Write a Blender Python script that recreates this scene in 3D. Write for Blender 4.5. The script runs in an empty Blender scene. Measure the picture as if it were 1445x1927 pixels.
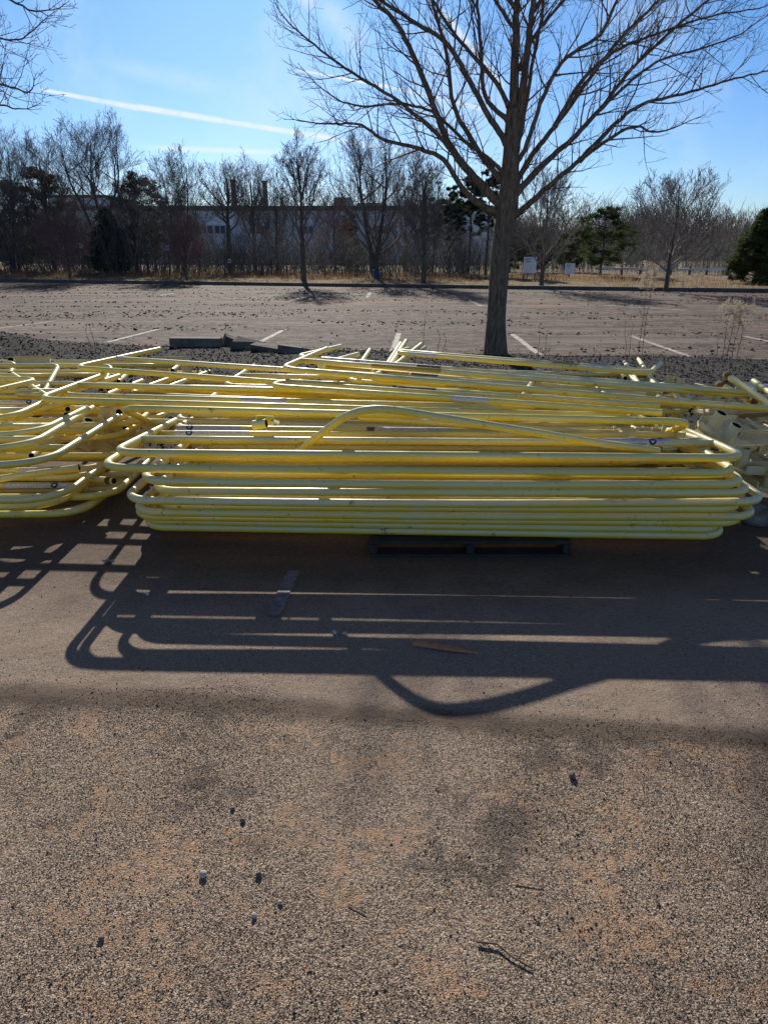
import bpy, math, random
import numpy as np
from mathutils import Vector
R = math.radians
rng = random.Random(11)
nr = np.random.default_rng(7)
S = bpy.context.scene
COL = S.collection

# ------------------------------------------------------------------ camera
CAMH, PITCH, F = 1.5, R(20.4), 1330.0
W0, H0 = 1445, 1927
cam = bpy.data.cameras.new('camera')
co = bpy.data.objects.new('camera', cam); COL.objects.link(co)
co.location = (0, 0, CAMH); co.rotation_euler = (R(90)-PITCH, 0, 0)
cam.sensor_fit = 'VERTICAL'; cam.sensor_height = 36; cam.lens = F/H0*36
cam.clip_start = .05; cam.clip_end = 5000
S.camera = co
CP, SP = math.cos(PITCH), math.sin(PITCH)

def ray(px, py):
    u = (px-W0/2)/F; v = (H0/2-py)/F
    return Vector((u, CP + v*SP, -SP + v*CP))
def P(px, py, z=0.0):            # photo pixel -> point at height z
    d = ray(px, py); t = (z-CAMH)/d.z
    return Vector((0, 0, CAMH)) + d*t
def D(px, py, y):                # photo pixel -> point at distance y
    d = ray(px, py); return Vector((0, 0, CAMH)) + d*(y/d.y)

# ------------------------------------------------------------------ tagging
def tag(o, label=None, cat=None, group=None, kind=None):
    if label: o['label'] = label
    if cat: o['category'] = cat
    if group: o['group'] = group
    if kind: o['kind'] = kind
    return o
def empty(name, loc, label, cat, group=None, rz=0):
    o = bpy.data.objects.new(name, None); COL.objects.link(o)
    o.location = loc; o.rotation_euler = (0, 0, rz); o.empty_display_size = .1
    return tag(o, label, cat, group)
def link(name, me, mats, parent=None, loc=None):
    for m in (mats if isinstance(mats, (list, tuple)) else [mats]): me.materials.append(m)
    o = bpy.data.objects.new(name, me); COL.objects.link(o)
    if parent: o.parent = parent
    if loc is not None: o.location = loc
    return o

# ------------------------------------------------------------------ mesh builder
class MB:
    def __init__(s): s.v = []; s.f = []; s.m = []; s.sm = []; s.n = 0; s.uv = None
    def add(s, v, f, m=0, smooth=True):
        v = np.asarray(v, dtype=float).reshape(-1, 3)
        s.v.append(v); n = s.n
        for q in f:
            s.f.append(tuple(int(i)+n for i in q)); s.m.append(m); s.sm.append(smooth)
        s.n += len(v)
    def tube(s, pts, rad, sides=12, caps=True, hollow=False, m=0, m_in=1):
        pts = np.asarray([tuple(p) for p in pts], float); k = len(pts)
        rad = np.full(k, rad, float) if np.isscalar(rad) else np.asarray(rad, float)
        t = np.empty_like(pts); t[1:-1] = pts[2:]-pts[:-2]; t[0] = pts[1]-pts[0]; t[-1] = pts[-1]-pts[-2]
        t /= np.maximum(np.linalg.norm(t, axis=1), 1e-9)[:, None]
        ref = np.array([0, 0, 1.]) if abs(t[0][2]) < .9 else np.array([1., 0, 0])
        u = np.cross(t[0], ref); u /= np.linalg.norm(u)
        U = [u]
        for i in range(1, k):
            u = U[-1]-t[i]*np.dot(U[-1], t[i]); n = np.linalg.norm(u)
            u = u/n if n > 1e-6 else U[-1]
            U.append(u)
        U = np.array(U); V = np.cross(t, U)
        a = np.arange(sides)*2*math.pi/sides
        ring = np.cos(a)[None, :, None]*U[:, None, :]+np.sin(a)[None, :, None]*V[:, None, :]
        vs = (pts[:, None, :]+ring*rad[:, None, None]).reshape(-1, 3)
        f = []
        for i in range(k-1):
            for j in range(sides):
                j2 = (j+1) % sides
                f.append((i*sides+j, i*sides+j2, (i+1)*sides+j2, (i+1)*sides+j))
        if not hollow:
            if caps: f.append(tuple(range(sides-1, -1, -1))); f.append(tuple((k-1)*sides+j for j in range(sides)))
            s.add(vs, f, m); return
        s.add(vs, f, m)
        for e, sg in ((0, 1), (k-1, -1)):
            c = pts[e]; rr = rad[e]
            v2 = np.vstack([c+ring[e]*rr, c+ring[e]*rr*.84, c+sg*t[e]*.05+ring[e]*rr*.84])
            f1 = []; f2 = []
            for j in range(sides):
                j2 = (j+1) % sides
                f1.append((j, j2, sides+j2, sides+j)); f2.append((sides+j, sides+j2, 2*sides+j2, 2*sides+j))
            f2.append(tuple(2*sides+j for j in range(sides)))
            if sg < 0: f1 = [q[::-1] for q in f1]; f2 = [q[::-1] for q in f2]
            s.add(v2, f1, m, False); s.add(v2, f2, m_in, False)
    def box(s, c, size, rot=None, m=0, jit=0):
        x, y, z = [q/2 for q in size]
        v = np.array([(-x,-y,-z),(x,-y,-z),(x,y,-z),(-x,y,-z),(-x,-y,z),(x,-y,z),(x,y,z),(-x,y,z)])
        if jit: v += nr.uniform(-jit, jit, v.shape)
        if rot is not None: v = v @ np.array(rot).T
        s.add(v+np.array(tuple(c)), [(3,2,1,0),(4,5,6,7),(0,1,5,4),(1,2,6,5),(2,3,7,6),(3,0,4,7)], m, False)
    def mesh(s, name, off=(0, 0, 0)):
        me = bpy.data.meshes.new(name)
        v = np.vstack(s.v)-np.array(tuple(off)) if s.v else np.zeros((0, 3))
        me.from_pydata(v.tolist(), [], s.f)
        me.polygons.foreach_set('material_index', s.m); me.polygons.foreach_set('use_smooth', s.sm)
        me.update(); return me
    def build(s, name, mats, parent=None, off=(0, 0, 0), loc=None, bevel=0):
        o = link(name, s.mesh(name, off), mats, parent, loc)
        if bevel:
            b = o.modifiers.new('bevel', 'BEVEL'); b.width = bevel; b.segments = 2; b.limit_method = 'ANGLE'
        return o
def rotm(rx=0, ry=0, rz=0):
    from mathutils import Euler
    return Euler((rx, ry, rz)).to_matrix()
def fastmesh(name, v, f, attr=None, smooth=False):       # v (n,3), f (m,k)
    me = bpy.data.meshes.new(name); n, (mm, k) = len(v), f.shape
    me.vertices.add(n); me.vertices.foreach_set('co', v.astype(np.float32).ravel())
    me.loops.add(mm*k); me.loops.foreach_set('vertex_index', f.astype(np.int32).ravel())
    me.polygons.add(mm); me.polygons.foreach_set('loop_start', np.arange(0, mm*k, k, dtype=np.int32))
    try: me.polygons.foreach_set('loop_total', np.full(mm, k, dtype=np.int32))
    except Exception: pass
    if smooth: me.polygons.foreach_set('use_smooth', np.ones(mm, bool))
    me.update(calc_edges=True); me.validate()
    if attr is not None:
        a = me.attributes.new('shade', 'FLOAT', 'POINT'); a.data.foreach_set('value', attr.astype(np.float32))
    return me

# ------------------------------------------------------------------ materials
class NT:
    def __init__(s, tree): s.t = tree; s.n = tree.nodes; s.l = tree.links
    def node(s, typ, **kw):
        n = s.n.new(typ)
        for k, v in kw.items(): setattr(n, k, v)
        return n
    def put(s, sock, v):
        if isinstance(v, bpy.types.NodeSocket): s.l.new(v, sock)
        elif v is not None:
            if isinstance(v, (tuple, list)) and len(v) == 3 and sock.type == 'RGBA': v = (*v, 1)
            sock.default_value = v
    def math(s, op, a, b=None, c=None, clamp=False):
        n = s.node('ShaderNodeMath', operation=op, use_clamp=clamp)
        for i, v in enumerate((a, b, c)):
            if v is not None: s.put(n.inputs[i], v)
        return n.outputs[0]
    def vmath(s, op, a, b=None):
        n = s.node('ShaderNodeVectorMath', operation=op); s.put(n.inputs[0], a)
        if b is not None: s.put(n.inputs[1], b)
        return n.outputs['Value'] if op in ('DOT_PRODUCT', 'LENGTH') else n.outputs[0]
    def noise(s, vec, scale, detail=4, rough=.55):
        n = s.node('ShaderNodeTexNoise'); s.put(n.inputs['Vector'], vec)
        n.inputs['Scale'].default_value = scale; n.inputs['Detail'].default_value = detail; n.inputs['Roughness'].default_value = rough
        return n.outputs['Fac']
    def voro(s, vec, scale, feature='F1', out='Distance', rand=1):
        n = s.node('ShaderNodeTexVoronoi', feature=feature); s.put(n.inputs['Vector'], vec)
        n.inputs['Scale'].default_value = scale; n.inputs['Randomness'].default_value = rand
        return n.outputs[out]
    def ramp(s, fac, stops):
        n = s.node('ShaderNodeValToRGB'); s.put(n.inputs[0], fac); e = n.color_ramp.elements
        while len(e) < len(stops): e.new(.5)
        for q, (p, c) in zip(e, stops):
            q.position = p; q.color = (*c, 1) if isinstance(c, (tuple, list)) else (c, c, c, 1)
        return n.outputs[0]
    def step(s, v, a, b, o0=0, o1=1):
        n = s.node('ShaderNodeMapRange', interpolation_type='SMOOTHSTEP'); s.put(n.inputs[0], v)
        for i, q in enumerate((a, b, o0, o1)): n.inputs[i+1].default_value = q
        return n.outputs[0]
    def mix(s, fac, a, b, mode='MIX'):
        n = s.node('ShaderNodeMix', data_type='RGBA', blend_type=mode)
        s.put(n.inputs[0], fac); s.put(n.inputs[6], a); s.put(n.inputs[7], b); return n.outputs[2]
    def bump(s, h, strength, dist, normal=None):
        n = s.node('ShaderNodeBump'); s.put(n.inputs['Height'], h)
        n.inputs['Strength'].default_value = strength; n.inputs['Distance'].default_value = dist
        if normal is not None: s.put(n.inputs['Normal'], normal)
        return n.outputs[0]
def material(name, fn):
    m = bpy.data.materials.new(name); m.use_nodes = True
    t = NT(m.node_tree); b = m.node_tree.nodes['Principled BSDF']
    geo = t.node('ShaderNodeNewGeometry'); tc = t.node('ShaderNodeTexCoord')
    r = fn(t, geo.outputs['Position'], tc.outputs['Object'], geo)
    for k, v in r.items(): t.put(b.inputs[k], v)
    return m
def simple(name, c1, c2, scale=8, rough=.7, bump=.3, bd=.01, detail=5, metal=0, spec=.4):
    def fn(t, pos, obj, geo):
        n = t.noise(obj, scale, detail); 
        return {'Base Color': t.ramp(n, [(.3, c1), (.7, c2)]), 'Roughness': rough, 'Metallic': metal, 'Specular IOR Level': spec,
                'Normal': t.bump(t.noise(obj, scale*5, 4), bump, bd)}
    return material(name, fn)

def f_paint(t, pos, obj, geo):
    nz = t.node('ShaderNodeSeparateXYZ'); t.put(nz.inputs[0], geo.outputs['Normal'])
    skylit_fade = t.math('ADD', t.step(nz.outputs[2], -.5, .6), t.math('MULTIPLY', t.math('SUBTRACT', t.noise(pos, 2.5, 4), .5), 1.1), clamp=True)  # pale tops, yellow undersides: sky and bounce light painted in, plus patchy fading
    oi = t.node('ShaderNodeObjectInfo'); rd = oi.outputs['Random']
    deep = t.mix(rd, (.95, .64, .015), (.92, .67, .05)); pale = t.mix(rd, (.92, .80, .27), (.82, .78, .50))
    c = t.mix(skylit_fade, deep, pale)
    c = t.mix(t.step(t.noise(pos, 5, 5), .48, .75, 0, .5), c, (.80, .76, .40))
    st = t.node('ShaderNodeMapping'); t.put(st.inputs[0], pos); st.inputs['Scale'].default_value = (4, 40, 40)
    scr = t.step(t.noise(st.outputs[0], 6, 6, .7), .62, .69)
    spots = t.step(t.noise(pos, 48, 5, .7), .63, .68)
    area = t.step(t.noise(pos, 2.2, 4), .46, .58)
    patch = t.math('MULTIPLY', t.step(t.noise(pos, 17, 7, .75), .60, .64), t.step(t.noise(t.vmath('ADD', pos, (5, 1, 9)), 1.4, 3), .5, .58))
    dirt = t.math('MAXIMUM', t.math('MULTIPLY', t.math('MAXIMUM', scr, spots), area, clamp=True), t.math('MULTIPLY', patch, .8))
    c = t.mix(dirt, c, t.mix(t.noise(pos, 30, 3), (.05, .035, .03), (.26, .11, .04)))
    c = t.mix(t.step(t.noise(pos, 1.3, 4), .5, .8, 0, .3), c, (.42, .34, .2))
    return {'Base Color': c, 'Roughness': t.ramp(t.noise(pos, 14, 4), [(.3, .32), (.7, .55)]), 'Specular IOR Level': .5,
            'Normal': t.bump(t.noise(pos, 120, 3), .08, .002)}
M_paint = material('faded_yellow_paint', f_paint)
M_paint2 = simple('pale_cream_cast_paint', (.74, .60, .28), (.84, .75, .50), 9, .6, .3, .003)
M_dark = simple('dark_inside', (.02, .015, .01), (.05, .03, .02), 20)
M_rust = simple('rusty_steel', (.16, .06, .025), (.30, .13, .06), 30, .85)

def f_label(base, ink, dark=0):
    def fn(t, pos, obj, geo):
        uv = t.node('ShaderNodeUVMap'); sep = t.node('ShaderNodeSeparateXYZ'); t.put(sep.inputs[0], uv.outputs[0])
        u, v = sep.outputs[0], sep.outputs[1]
        row = t.math('FLOOR', t.math('MULTIPLY', v, 6)); fr = t.math('FRACT', t.math('MULTIPLY', v, 6))
        cell = t.node('ShaderNodeCombineXYZ'); t.put(cell.inputs[0], t.math('MULTIPLY', u, 22)); t.put(cell.inputs[1], row)
        wn = t.noise(cell.outputs[0], 2.7, 1)
        words = t.math('GREATER_THAN', wn, .47)
        line = t.math('MULTIPLY', t.math('GREATER_THAN', fr, .35), t.math('LESS_THAN', fr, .85))
        edge = t.math('MULTIPLY', t.math('GREATER_THAN', v, .1), t.math('LESS_THAN', v, .9))
        big = t.math('GREATER_THAN', t.noise(cell.outputs[0], .55, 1), .42)
        ink_m = t.math('MULTIPLY', t.math('MULTIPLY', t.math('MULTIPLY', words, line), edge), big)
        border = t.math('SUBTRACT', 1, t.math('MULTIPLY', t.math('GREATER_THAN', v, .05), t.math('LESS_THAN', v, .95)))
        c = t.mix(t.math('MAXIMUM', t.math('MULTIPLY', ink_m, .85), t.math('MULTIPLY', border, .8)), base, ink)
        wear = t.step(t.noise(pos, 38, 5, .7), .55, .68)
        c = t.mix(t.math('MULTIPLY', wear, .8), c, (.55, .45, .2))
        return {'Base Color': c, 'Roughness': .4}
    return fn
M_lab = material('white_instruction_label', f_label((.82, .83, .84), (.03, .03, .07)))
M_laby = material('yellow_warning_label', f_label((.62, .45, .08), (.04, .03, .02)))
M_labd = material('black_label_block', f_label((.03, .03, .035), (.35, .33, .30)))
M_blue = simple('blue_emblem_print', (.015, .03, .16), (.03, .05, .25), 30, .4)
M_white = simple('white_print', (.6, .62, .66), (.7, .7, .72), 30, .4)

def f_near(t, pos, obj, geo):
    sp = t.node('ShaderNodeSeparateXYZ'); t.put(sp.inputs[0], pos); x, y = sp.outputs[0], sp.outputs[1]
    f = t.math('ADD', y, t.math('MULTIPLY', x, .10))
    f = t.math('ADD', f, t.math('MULTIPLY', t.math('SUBTRACT', t.noise(pos, 2.2, 8, .6), .5), .20))
    near = t.step(f, 2.04, 1.99)
    # clean asphalt, dusty
    ag = t.voro(pos, 340, out='Color'); ags = t.node('ShaderNodeSeparateColor'); t.put(ags.inputs[0], ag)
    ca = t.ramp(ags.outputs[0], [(0, (.19, .135, .10)), (.45, (.30, .225, .175)), (.8, (.41, .315, .245)), (1, (.57, .46, .36))])
    ca = t.mix(t.step(t.noise(pos, 1.6, 6, .6), .4, .7, 0, .5), ca, (.34, .25, .18))
    # dirt band along the edge of the dirt
    band = t.math('MULTIPLY', t.step(f, 2.13, 2.04), t.step(f, 1.92, 2.01))
    # rough dirty surface near the camera
    g = t.voro(pos, 340, out='Color'); gs = t.node('ShaderNodeSeparateColor'); t.put(gs.inputs[0], g)
    cn = t.ramp(gs.outputs[0], [(0, (.035, .03, .028)), (.3, (.18, .133, .10)), (.68, (.43, .325, .238)), (1, (.72, .56, .42))])
    sand = t.math('MAXIMUM', t.step(t.noise(pos, 2.6, 11, .78), .52, .57), t.step(t.noise(pos, 9, 9, .78), .57, .61))
    cs = t.ramp(t.noise(pos, 60, 4), [(.3, (.42, .255, .155)), (.7, (.60, .40, .26))])
    cn = t.mix(t.math('MULTIPLY', sand, t.step(t.noise(pos, 42, 4, .7), .36, .58)), cn, cs)
    dk = t.step(t.noise(t.vmath('ADD', pos, (7, 3, 0)), 2.0, 10, .75), .53, .61, 0, .6)
    cn = t.mix(dk, cn, (.075, .065, .06))
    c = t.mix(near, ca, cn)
    c = t.mix(t.math('MULTIPLY', band, .72), c, (.085, .06, .045))
    under = t.step(t.math('ADD', y, t.math('MULTIPLY', t.noise(pos, 3, 6), .8)), 3.0, 3.7, 0, .72)  # dirt stains under the pile, darkened further to paint in its shade
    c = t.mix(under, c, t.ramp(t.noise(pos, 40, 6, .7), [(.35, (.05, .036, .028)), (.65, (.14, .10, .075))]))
    h = t.math('ADD', t.math('MULTIPLY', t.voro(pos, 300), -.8), t.math('MULTIPLY', t.noise(pos, 90, 5, .65), 1.4))
    h2 = t.math('MULTIPLY', t.voro(pos, 300), -.5)
    hh = t.mix(near, h2, h)
    b1 = t.bump(hh, .75, .004)
    b2 = t.bump(t.noise(pos, 5, 5), .5, .03, b1)
    return {'Base Color': c, 'Roughness': .92, 'Specular IOR Level': .25, 'Normal': b2}
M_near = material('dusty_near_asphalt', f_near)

def f_lot(t, pos, obj, geo):
    st = t.node('ShaderNodeMapping'); t.put(st.inputs[0], pos); st.inputs['Scale'].default_value = (.12, 1.6, 1); st.inputs['Rotation'].default_value = (0, 0, .2)
    ca = t.ramp(t.noise(pos, 24, 6, .7), [(.35, (.15, .11, .088)), (.65, (.31, .24, .195))])
    streak = t.step(t.noise(st.outputs[0], 2.2, 9, .75), .46, .56, 0, .8)
    c = t.mix(streak, ca, (.12, .085, .068))
    st2 = t.node('ShaderNodeMapping'); t.put(st2.inputs[0], pos); st2.inputs['Scale'].default_value = (.22, .9, 1); st2.inputs['Location'].default_value = (4, 9, 0)
    mud = t.math('MULTIPLY', t.step(t.noise(st2.outputs[0], 1.1, 6, .65), .40, .52), t.step(t.noise(pos, 3.5, 9, .8), .46, .52))
    c = t.mix(t.math('MULTIPLY', mud, .9), c, (.055, .038, .03))
    red = t.step(t.noise(t.vmath('ADD', pos, (31, 8, 2)), .35, 4), .56, .7, 0, .5)
    c = t.mix(red, c, (.36, .19, .11))
    pale = t.step(t.noise(t.vmath('ADD', pos, (3, 81, 2)), .3, 4), .56, .7, 0, .45)
    c = t.mix(pale, c, (.27, .25, .19))
    return {'Base Color': c, 'Roughness': .9, 'Specular IOR Level': .25, 'Normal': t.bump(t.noise(pos, 20, 6, .7), .8, .03)}
M_lot = material('muddy_lot_asphalt', f_lot)
M_line = material('worn_white_line', lambda t, pos, obj, geo: {'Base Color': t.ramp(t.noise(pos, 5, 8, .75), [(.42, (.26, .2, .165)), (.5, (.46, .41, .37)), (.6, (.62, .58, .54))]), 'Roughness': .85})
def f_stone(a, b, c, d):
    def fn(t, pos, obj, geo):
        at = t.node('ShaderNodeAttribute', attribute_name='shade')
        return {'Base Color': t.ramp(at.outputs['Fac'], [(0, a), (.4, b), (.8, c), (1, d)]), 'Roughness': .85, 'Specular IOR Level': .3}
    return fn
M_peb = material('mixed_small_stones', f_stone((.03, .028, .03), (.16, .118, .088), (.36, .265, .19), (.60, .48, .36)))
M_grav = material('dark_crushed_gravel', f_stone((.018, .017, .02), (.038, .033, .034), (.08, .068, .064), (.40, .36, .34)))
M_clod = material('dark_mud_clods', f_stone((.025, .018, .014), (.05, .033, .025), (.09, .06, .045), (.2, .14, .10)))
M_bed = simple('dark_gravel_soil', (.018, .016, .016), (.05, .042, .04), 14, .95, 1, .03, 8)
M_soil = simple('brown_earth', (.09, .06, .04), (.17, .12, .08), 4, .95, .8, .05, 8)
M_verge = material('dead_grass_verge', lambda t, pos, obj, geo: {
    'Base Color': t.ramp(t.noise(pos, 1.7, 8, .7), [(.3, (.12, .075, .05)), (.45, (.26, .17, .10)), (.55, (.34, .26, .14)), (.7, (.22, .20, .10))]),
    'Roughness': .95, 'Normal': t.bump(t.noise(pos, 9, 6, .7), 1, .1)})
M_kerb = simple('old_kerb_stone', (.07, .06, .055), (.15, .13, .12), 3, .9)
M_con = simple('weathered_concrete', (.10, .09, .08), (.24, .21, .17), 6, .9, .6, .01)
M_grass = material('dry_grass', f_stone((.13, .07, .04), (.24, .15, .085), (.38, .27, .15), (.26, .25, .11)))
M_wood = simple('grey_pallet_wood', (.025, .022, .022), (.06, .05, .045), 7, .85, .5, .004)
M_stick = simple('red_brown_stick', (.42, .17, .08), (.62, .30, .16), 30, .7)
M_stone = simple('pale_pebble', (.5, .45, .4), (.68, .62, .56), 60, .85, .5, .002)
M_stoned = simple('dark_pebble', (.12, .105, .10), (.2, .18, .17), 60, .85, .5, .002)
M_leaf = simple('curled_dead_leaf', (.36, .27, .20), (.5, .4, .3), 40, .7)
def f_bark(c1, c2, c3, sc=1.0):
    def fn(t, pos, obj, geo):
        st = t.node('ShaderNodeMapping'); t.put(st.inputs[0], pos); st.inputs['Scale'].default_value = (9*sc, 9*sc, 1.6*sc)
        n = t.noise(st.outputs[0], 4, 8, .7)
        c = t.ramp(n, [(.32, c1), (.5, c2), (.68, c3)])
        c = t.mix(t.step(t.noise(pos, 2.3, 4), .5, .7, 0, .4), c, (.16, .17, .11))
        w = t.voro(st.outputs[0], 5, 'DISTANCE_TO_EDGE')
        return {'Base Color': c, 'Roughness': .9, 'Specular IOR Level': .2, 'Normal': t.bump(t.math('ADD', n, t.math('MULTIPLY', w, .9)), 1, .03)}
    return fn
M_bark = material('ridged_grey_brown_bark', f_bark((.07, .05, .037), (.21, .16, .115), (.38, .29, .21)))
M_twig = simple('brown_twig_bark', (.10, .06, .045), (.20, .13, .10), 12, .8)
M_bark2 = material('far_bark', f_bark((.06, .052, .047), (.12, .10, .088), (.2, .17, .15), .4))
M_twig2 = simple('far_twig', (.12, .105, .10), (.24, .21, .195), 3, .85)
M_twigr = simple('far_reddish_twig', (.17, .10, .09), (.27, .16, .15), 3, .85)
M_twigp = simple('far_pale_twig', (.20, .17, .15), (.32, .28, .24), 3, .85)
M_pine = material('pine_needles', f_stone((.03, .042, .032), (.055, .08, .05), (.10, .125, .065), (.18, .18, .10)))
M_pineb = material('bronzed_needles', f_stone((.03, .03, .02), (.07, .06, .035), (.12, .085, .05), (.17, .12, .08)))
M_cedar = material('cedar_foliage', f_stone((.03, .045, .02), (.07, .10, .035), (.12, .15, .055), (.2, .2, .08)))
M_brush = material('brush_twigs', f_stone((.06, .062, .06), (.12, .118, .112), (.19, .175, .16), (.30, .28, .25)))
M_wallb = simple('grey_block_wall', (.62, .63, .66), (.75, .76, .78), .4, .9, .1, .02)
M_roofb = simple('dark_roof_edge', (.10, .09, .09), (.16, .14, .13), 1, .8)
M_glass = simple('dark_blue_glazing', (.02, .035, .07), (.05, .07, .13), .6, .15)
M_mull = simple('white_mullion', (.45, .46, .48), (.55, .55, .57), 2, .6)
M_metal = simple('galvanised_metal', (.25, .26, .27), (.4, .41, .42), 4, .5, metal=.3)
M_signw = simple('white_sign_board', (.78, .78, .84), (.86, .86, .9), 3, .5)
M_ink = simple('black_lettering', (.02, .02, .025), (.04, .04, .05), 5, .6)
M_rail = simple('pale_weathered_rail', (.7, .68, .66), (.82, .8, .78), 3, .7)
M_post = simple('brown_wood_post', (.10, .075, .055), (.17, .13, .10), 6, .9)
M_blueb = simple('blue_plastic', (.015, .05, .16), (.03, .09, .26), 3, .5)
M_stack = simple('rusty_stack', (.16, .11, .09), (.24, .17, .14), 1, .9)
M_fluff = simple('pale_seed_fluff', (.42, .34, .25), (.62, .53, .40), 60, .9)
M_stem = simple('dry_stem', (.14, .09, .06), (.26, .18, .12), 30, .9)

def translucent(m, amt):
    nt = m.node_tree; b = nt.nodes['Principled BSDF']; o = nt.nodes['Material Output']
    tr = nt.nodes.new('ShaderNodeBsdfTranslucent'); mx = nt.nodes.new('ShaderNodeMixShader'); mx.inputs[0].default_value = amt
    nt.links.new(b.inputs['Base Color'].links[0].from_socket, tr.inputs[0])
    nt.links.new(b.outputs[0], mx.inputs[1]); nt.links.new(tr.outputs[0], mx.inputs[2]); nt.links.new(mx.outputs[0], o.inputs[0])
for m_, a_ in ((M_grass, .6), (M_fluff, .5), (M_pine, .35), (M_pineb, .35), (M_cedar, .4)): translucent(m_, a_)
# ------------------------------------------------------------------ ground
KE = Vector((.963, -.269, 0)); KN = Vector((.269, .963, 0)); K0 = Vector((0, 31.2, 0))
def kerb_y(x): return 31.2 - .279*x
def poly(name, pts, z, mat, **kw):
    mb = MB(); mb.add([(p[0], p[1], z) for p in pts], [tuple(range(len(pts)))], smooth=False)
    return tag(mb.build(name, mat), kind='structure')
poly('ground', [(-2500, -600), (2500, -600), (2500, 4000), (-2500, 4000)], -.03, M_soil)
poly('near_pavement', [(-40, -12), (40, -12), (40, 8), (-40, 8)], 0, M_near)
poly('parking_lot', [(-70, 8), (60, 8), (60, kerb_y(60)+.05), (-70, kerb_y(-70)+.05)], 0, M_lot)

def vnoise(x, y, scale, seed):         # smooth value noise
    g = np.random.default_rng(seed).random((257, 257))
    xs = (x*scale) % 256; ys = (y*scale) % 256
    xi = np.floor(xs).astype(int); yi = np.floor(ys).astype(int); fx = xs-xi; fy = ys-yi
    fx = fx*fx*(3-2*fx); fy = fy*fy*(3-2*fy)
    return (g[xi, yi]*(1-fx)+g[xi+1, yi]*fx)*(1-fy)+(g[xi, yi+1]*(1-fx)+g[xi+1, yi+1]*fx)*fy-.5
def bed_far(x): return 11.35-.16*x+.35*vnoise(x+50, x*0+3, .7, 3)
def bed_near(x): return 5.3+.2*vnoise(x+50, x*0+9, .9, 5)
def bed_z(x, y):
    a = np.clip((bed_far(x)-y)/.8, 0, 1); b = np.clip((y-bed_near(x))/.8, 0, 1)
    e = np.minimum(a, b); e = e*e*(3-2*e)
    m = .26*np.exp(-((x+6.6)/1.5)**2-((y-11.3)/.8)**2)
    return -.01+e*(.07+.05*vnoise(x+50, y, 1.1, 1)+.025*vnoise(x+50, y, 4, 2))+m*np.clip(a*1.3, 0, 1)
nx, ny = 260, 90
gx = np.linspace(-22, 18, nx); T = np.linspace(0, 1, ny)
X = np.repeat(gx[:, None], ny, 1); Yn = bed_near(X)-.1; Yf = bed_far(X)+.1; Y = Yn+(Yf-Yn)*T[None, :]
V = np.stack([X, Y, bed_z(X, Y)], -1).reshape(-1, 3)
i, j = np.meshgrid(np.arange(nx-1), np.arange(ny-1), indexing='ij'); a = (i*ny+j).ravel()
Fq = np.stack([a, a+ny, a+ny+1, a+1], -1)
tag(link('gravel_bed', fastmesh('gravel_bed', V, Fq, smooth=True), M_bed), kind='structure')

# verge beyond the kerb
nx, ny = 300, 70
U_ = np.linspace(-75, 60, nx)[:, None]; Q = (np.linspace(0, 1, ny)**1.6*75)[None, :]
X = U_*KE.x+Q*KN.x; Y = 31.2+U_*KE.y+Q*KN.y
def verge_z(u, q): return .125+np.clip(q/1.5, 0, 1)*(.10*(vnoise(u+90, q, .5, 21)+.3)+.05*vnoise(u+90, q, 2, 22))
Z = verge_z(U_+0*Q, Q+0*U_)
V = np.stack([X, Y, Z], -1).reshape(-1, 3)
i, j = np.meshgrid(np.arange(nx-1), np.arange(ny-1), indexing='ij'); a = (i*ny+j).ravel()
tag(link('grass_verge', fastmesh('grass_verge', V, np.stack([a, a+ny, a+ny+1, a+1], -1), smooth=True), M_verge), kind='structure')
mb = MB(); u = -75
while u < 60:
    L = 3.0; c = K0+KE*(u+L/2)-KN*.08; 
    mb.box((c.x, c.y, .068+rng.uniform(-.006, .006)), (L-.015, .16, .145), rotm(0, 0, math.atan2(KE.y, KE.x))); u += L
tag(mb.build('kerb', M_kerb, bevel=.02), kind='structure')

# painted bay lines
def line(a, b, w, z=.004, mat=None):
    A = P(*a, 0); B = P(*b, 0); d = (B-A).normalized(); n = Vector((-d.y, d.x, 0))*w/2
    mb = MB(); k = 14; vs = []
    for q in range(k+1):
        c = A.lerp(B, q/k); vs += [c+n*(1+rng.uniform(-.25, .15))+Vector((0, 0, z)), c-n*(1+rng.uniform(-.25, .15))+Vector((0, 0, z))]
    mb.add([tuple(v) for v in vs], [(2*q, 2*q+1, 2*q+3, 2*q+2) for q in range(k)], smooth=False)
    tag(mb.build('parking_line', mat or M_line), kind='structure')
for a, b, w in [((-60, 626), (105, 604), .10), ((200, 645), (298, 620), .10), ((488, 645), (536, 620), .10), ((738, 662), (751, 627), .10),
                ((963, 629), (1018, 670), .10), ((1185, 632), (1305, 674), .10), ((1400, 633), (1500, 655), .10), ((430, 562), (482, 560), .12),
                ((545, 566), (585, 557), .12), ((878, 563), (905, 576), .12), ((1082, 548), (1100, 552), .12), ((1085, 572), (1290, 584), .12),
                ((300, 556), (330, 552), .12), ((690, 560), (698, 550), .12)]:
    line(a, b, w)
M_line2 = simple('scuffed_old_line', (.16, .135, .13), (.36, .31, .32), 30, .85)
line((515, 1160), (553, 1075), .06, mat=M_line2)

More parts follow.
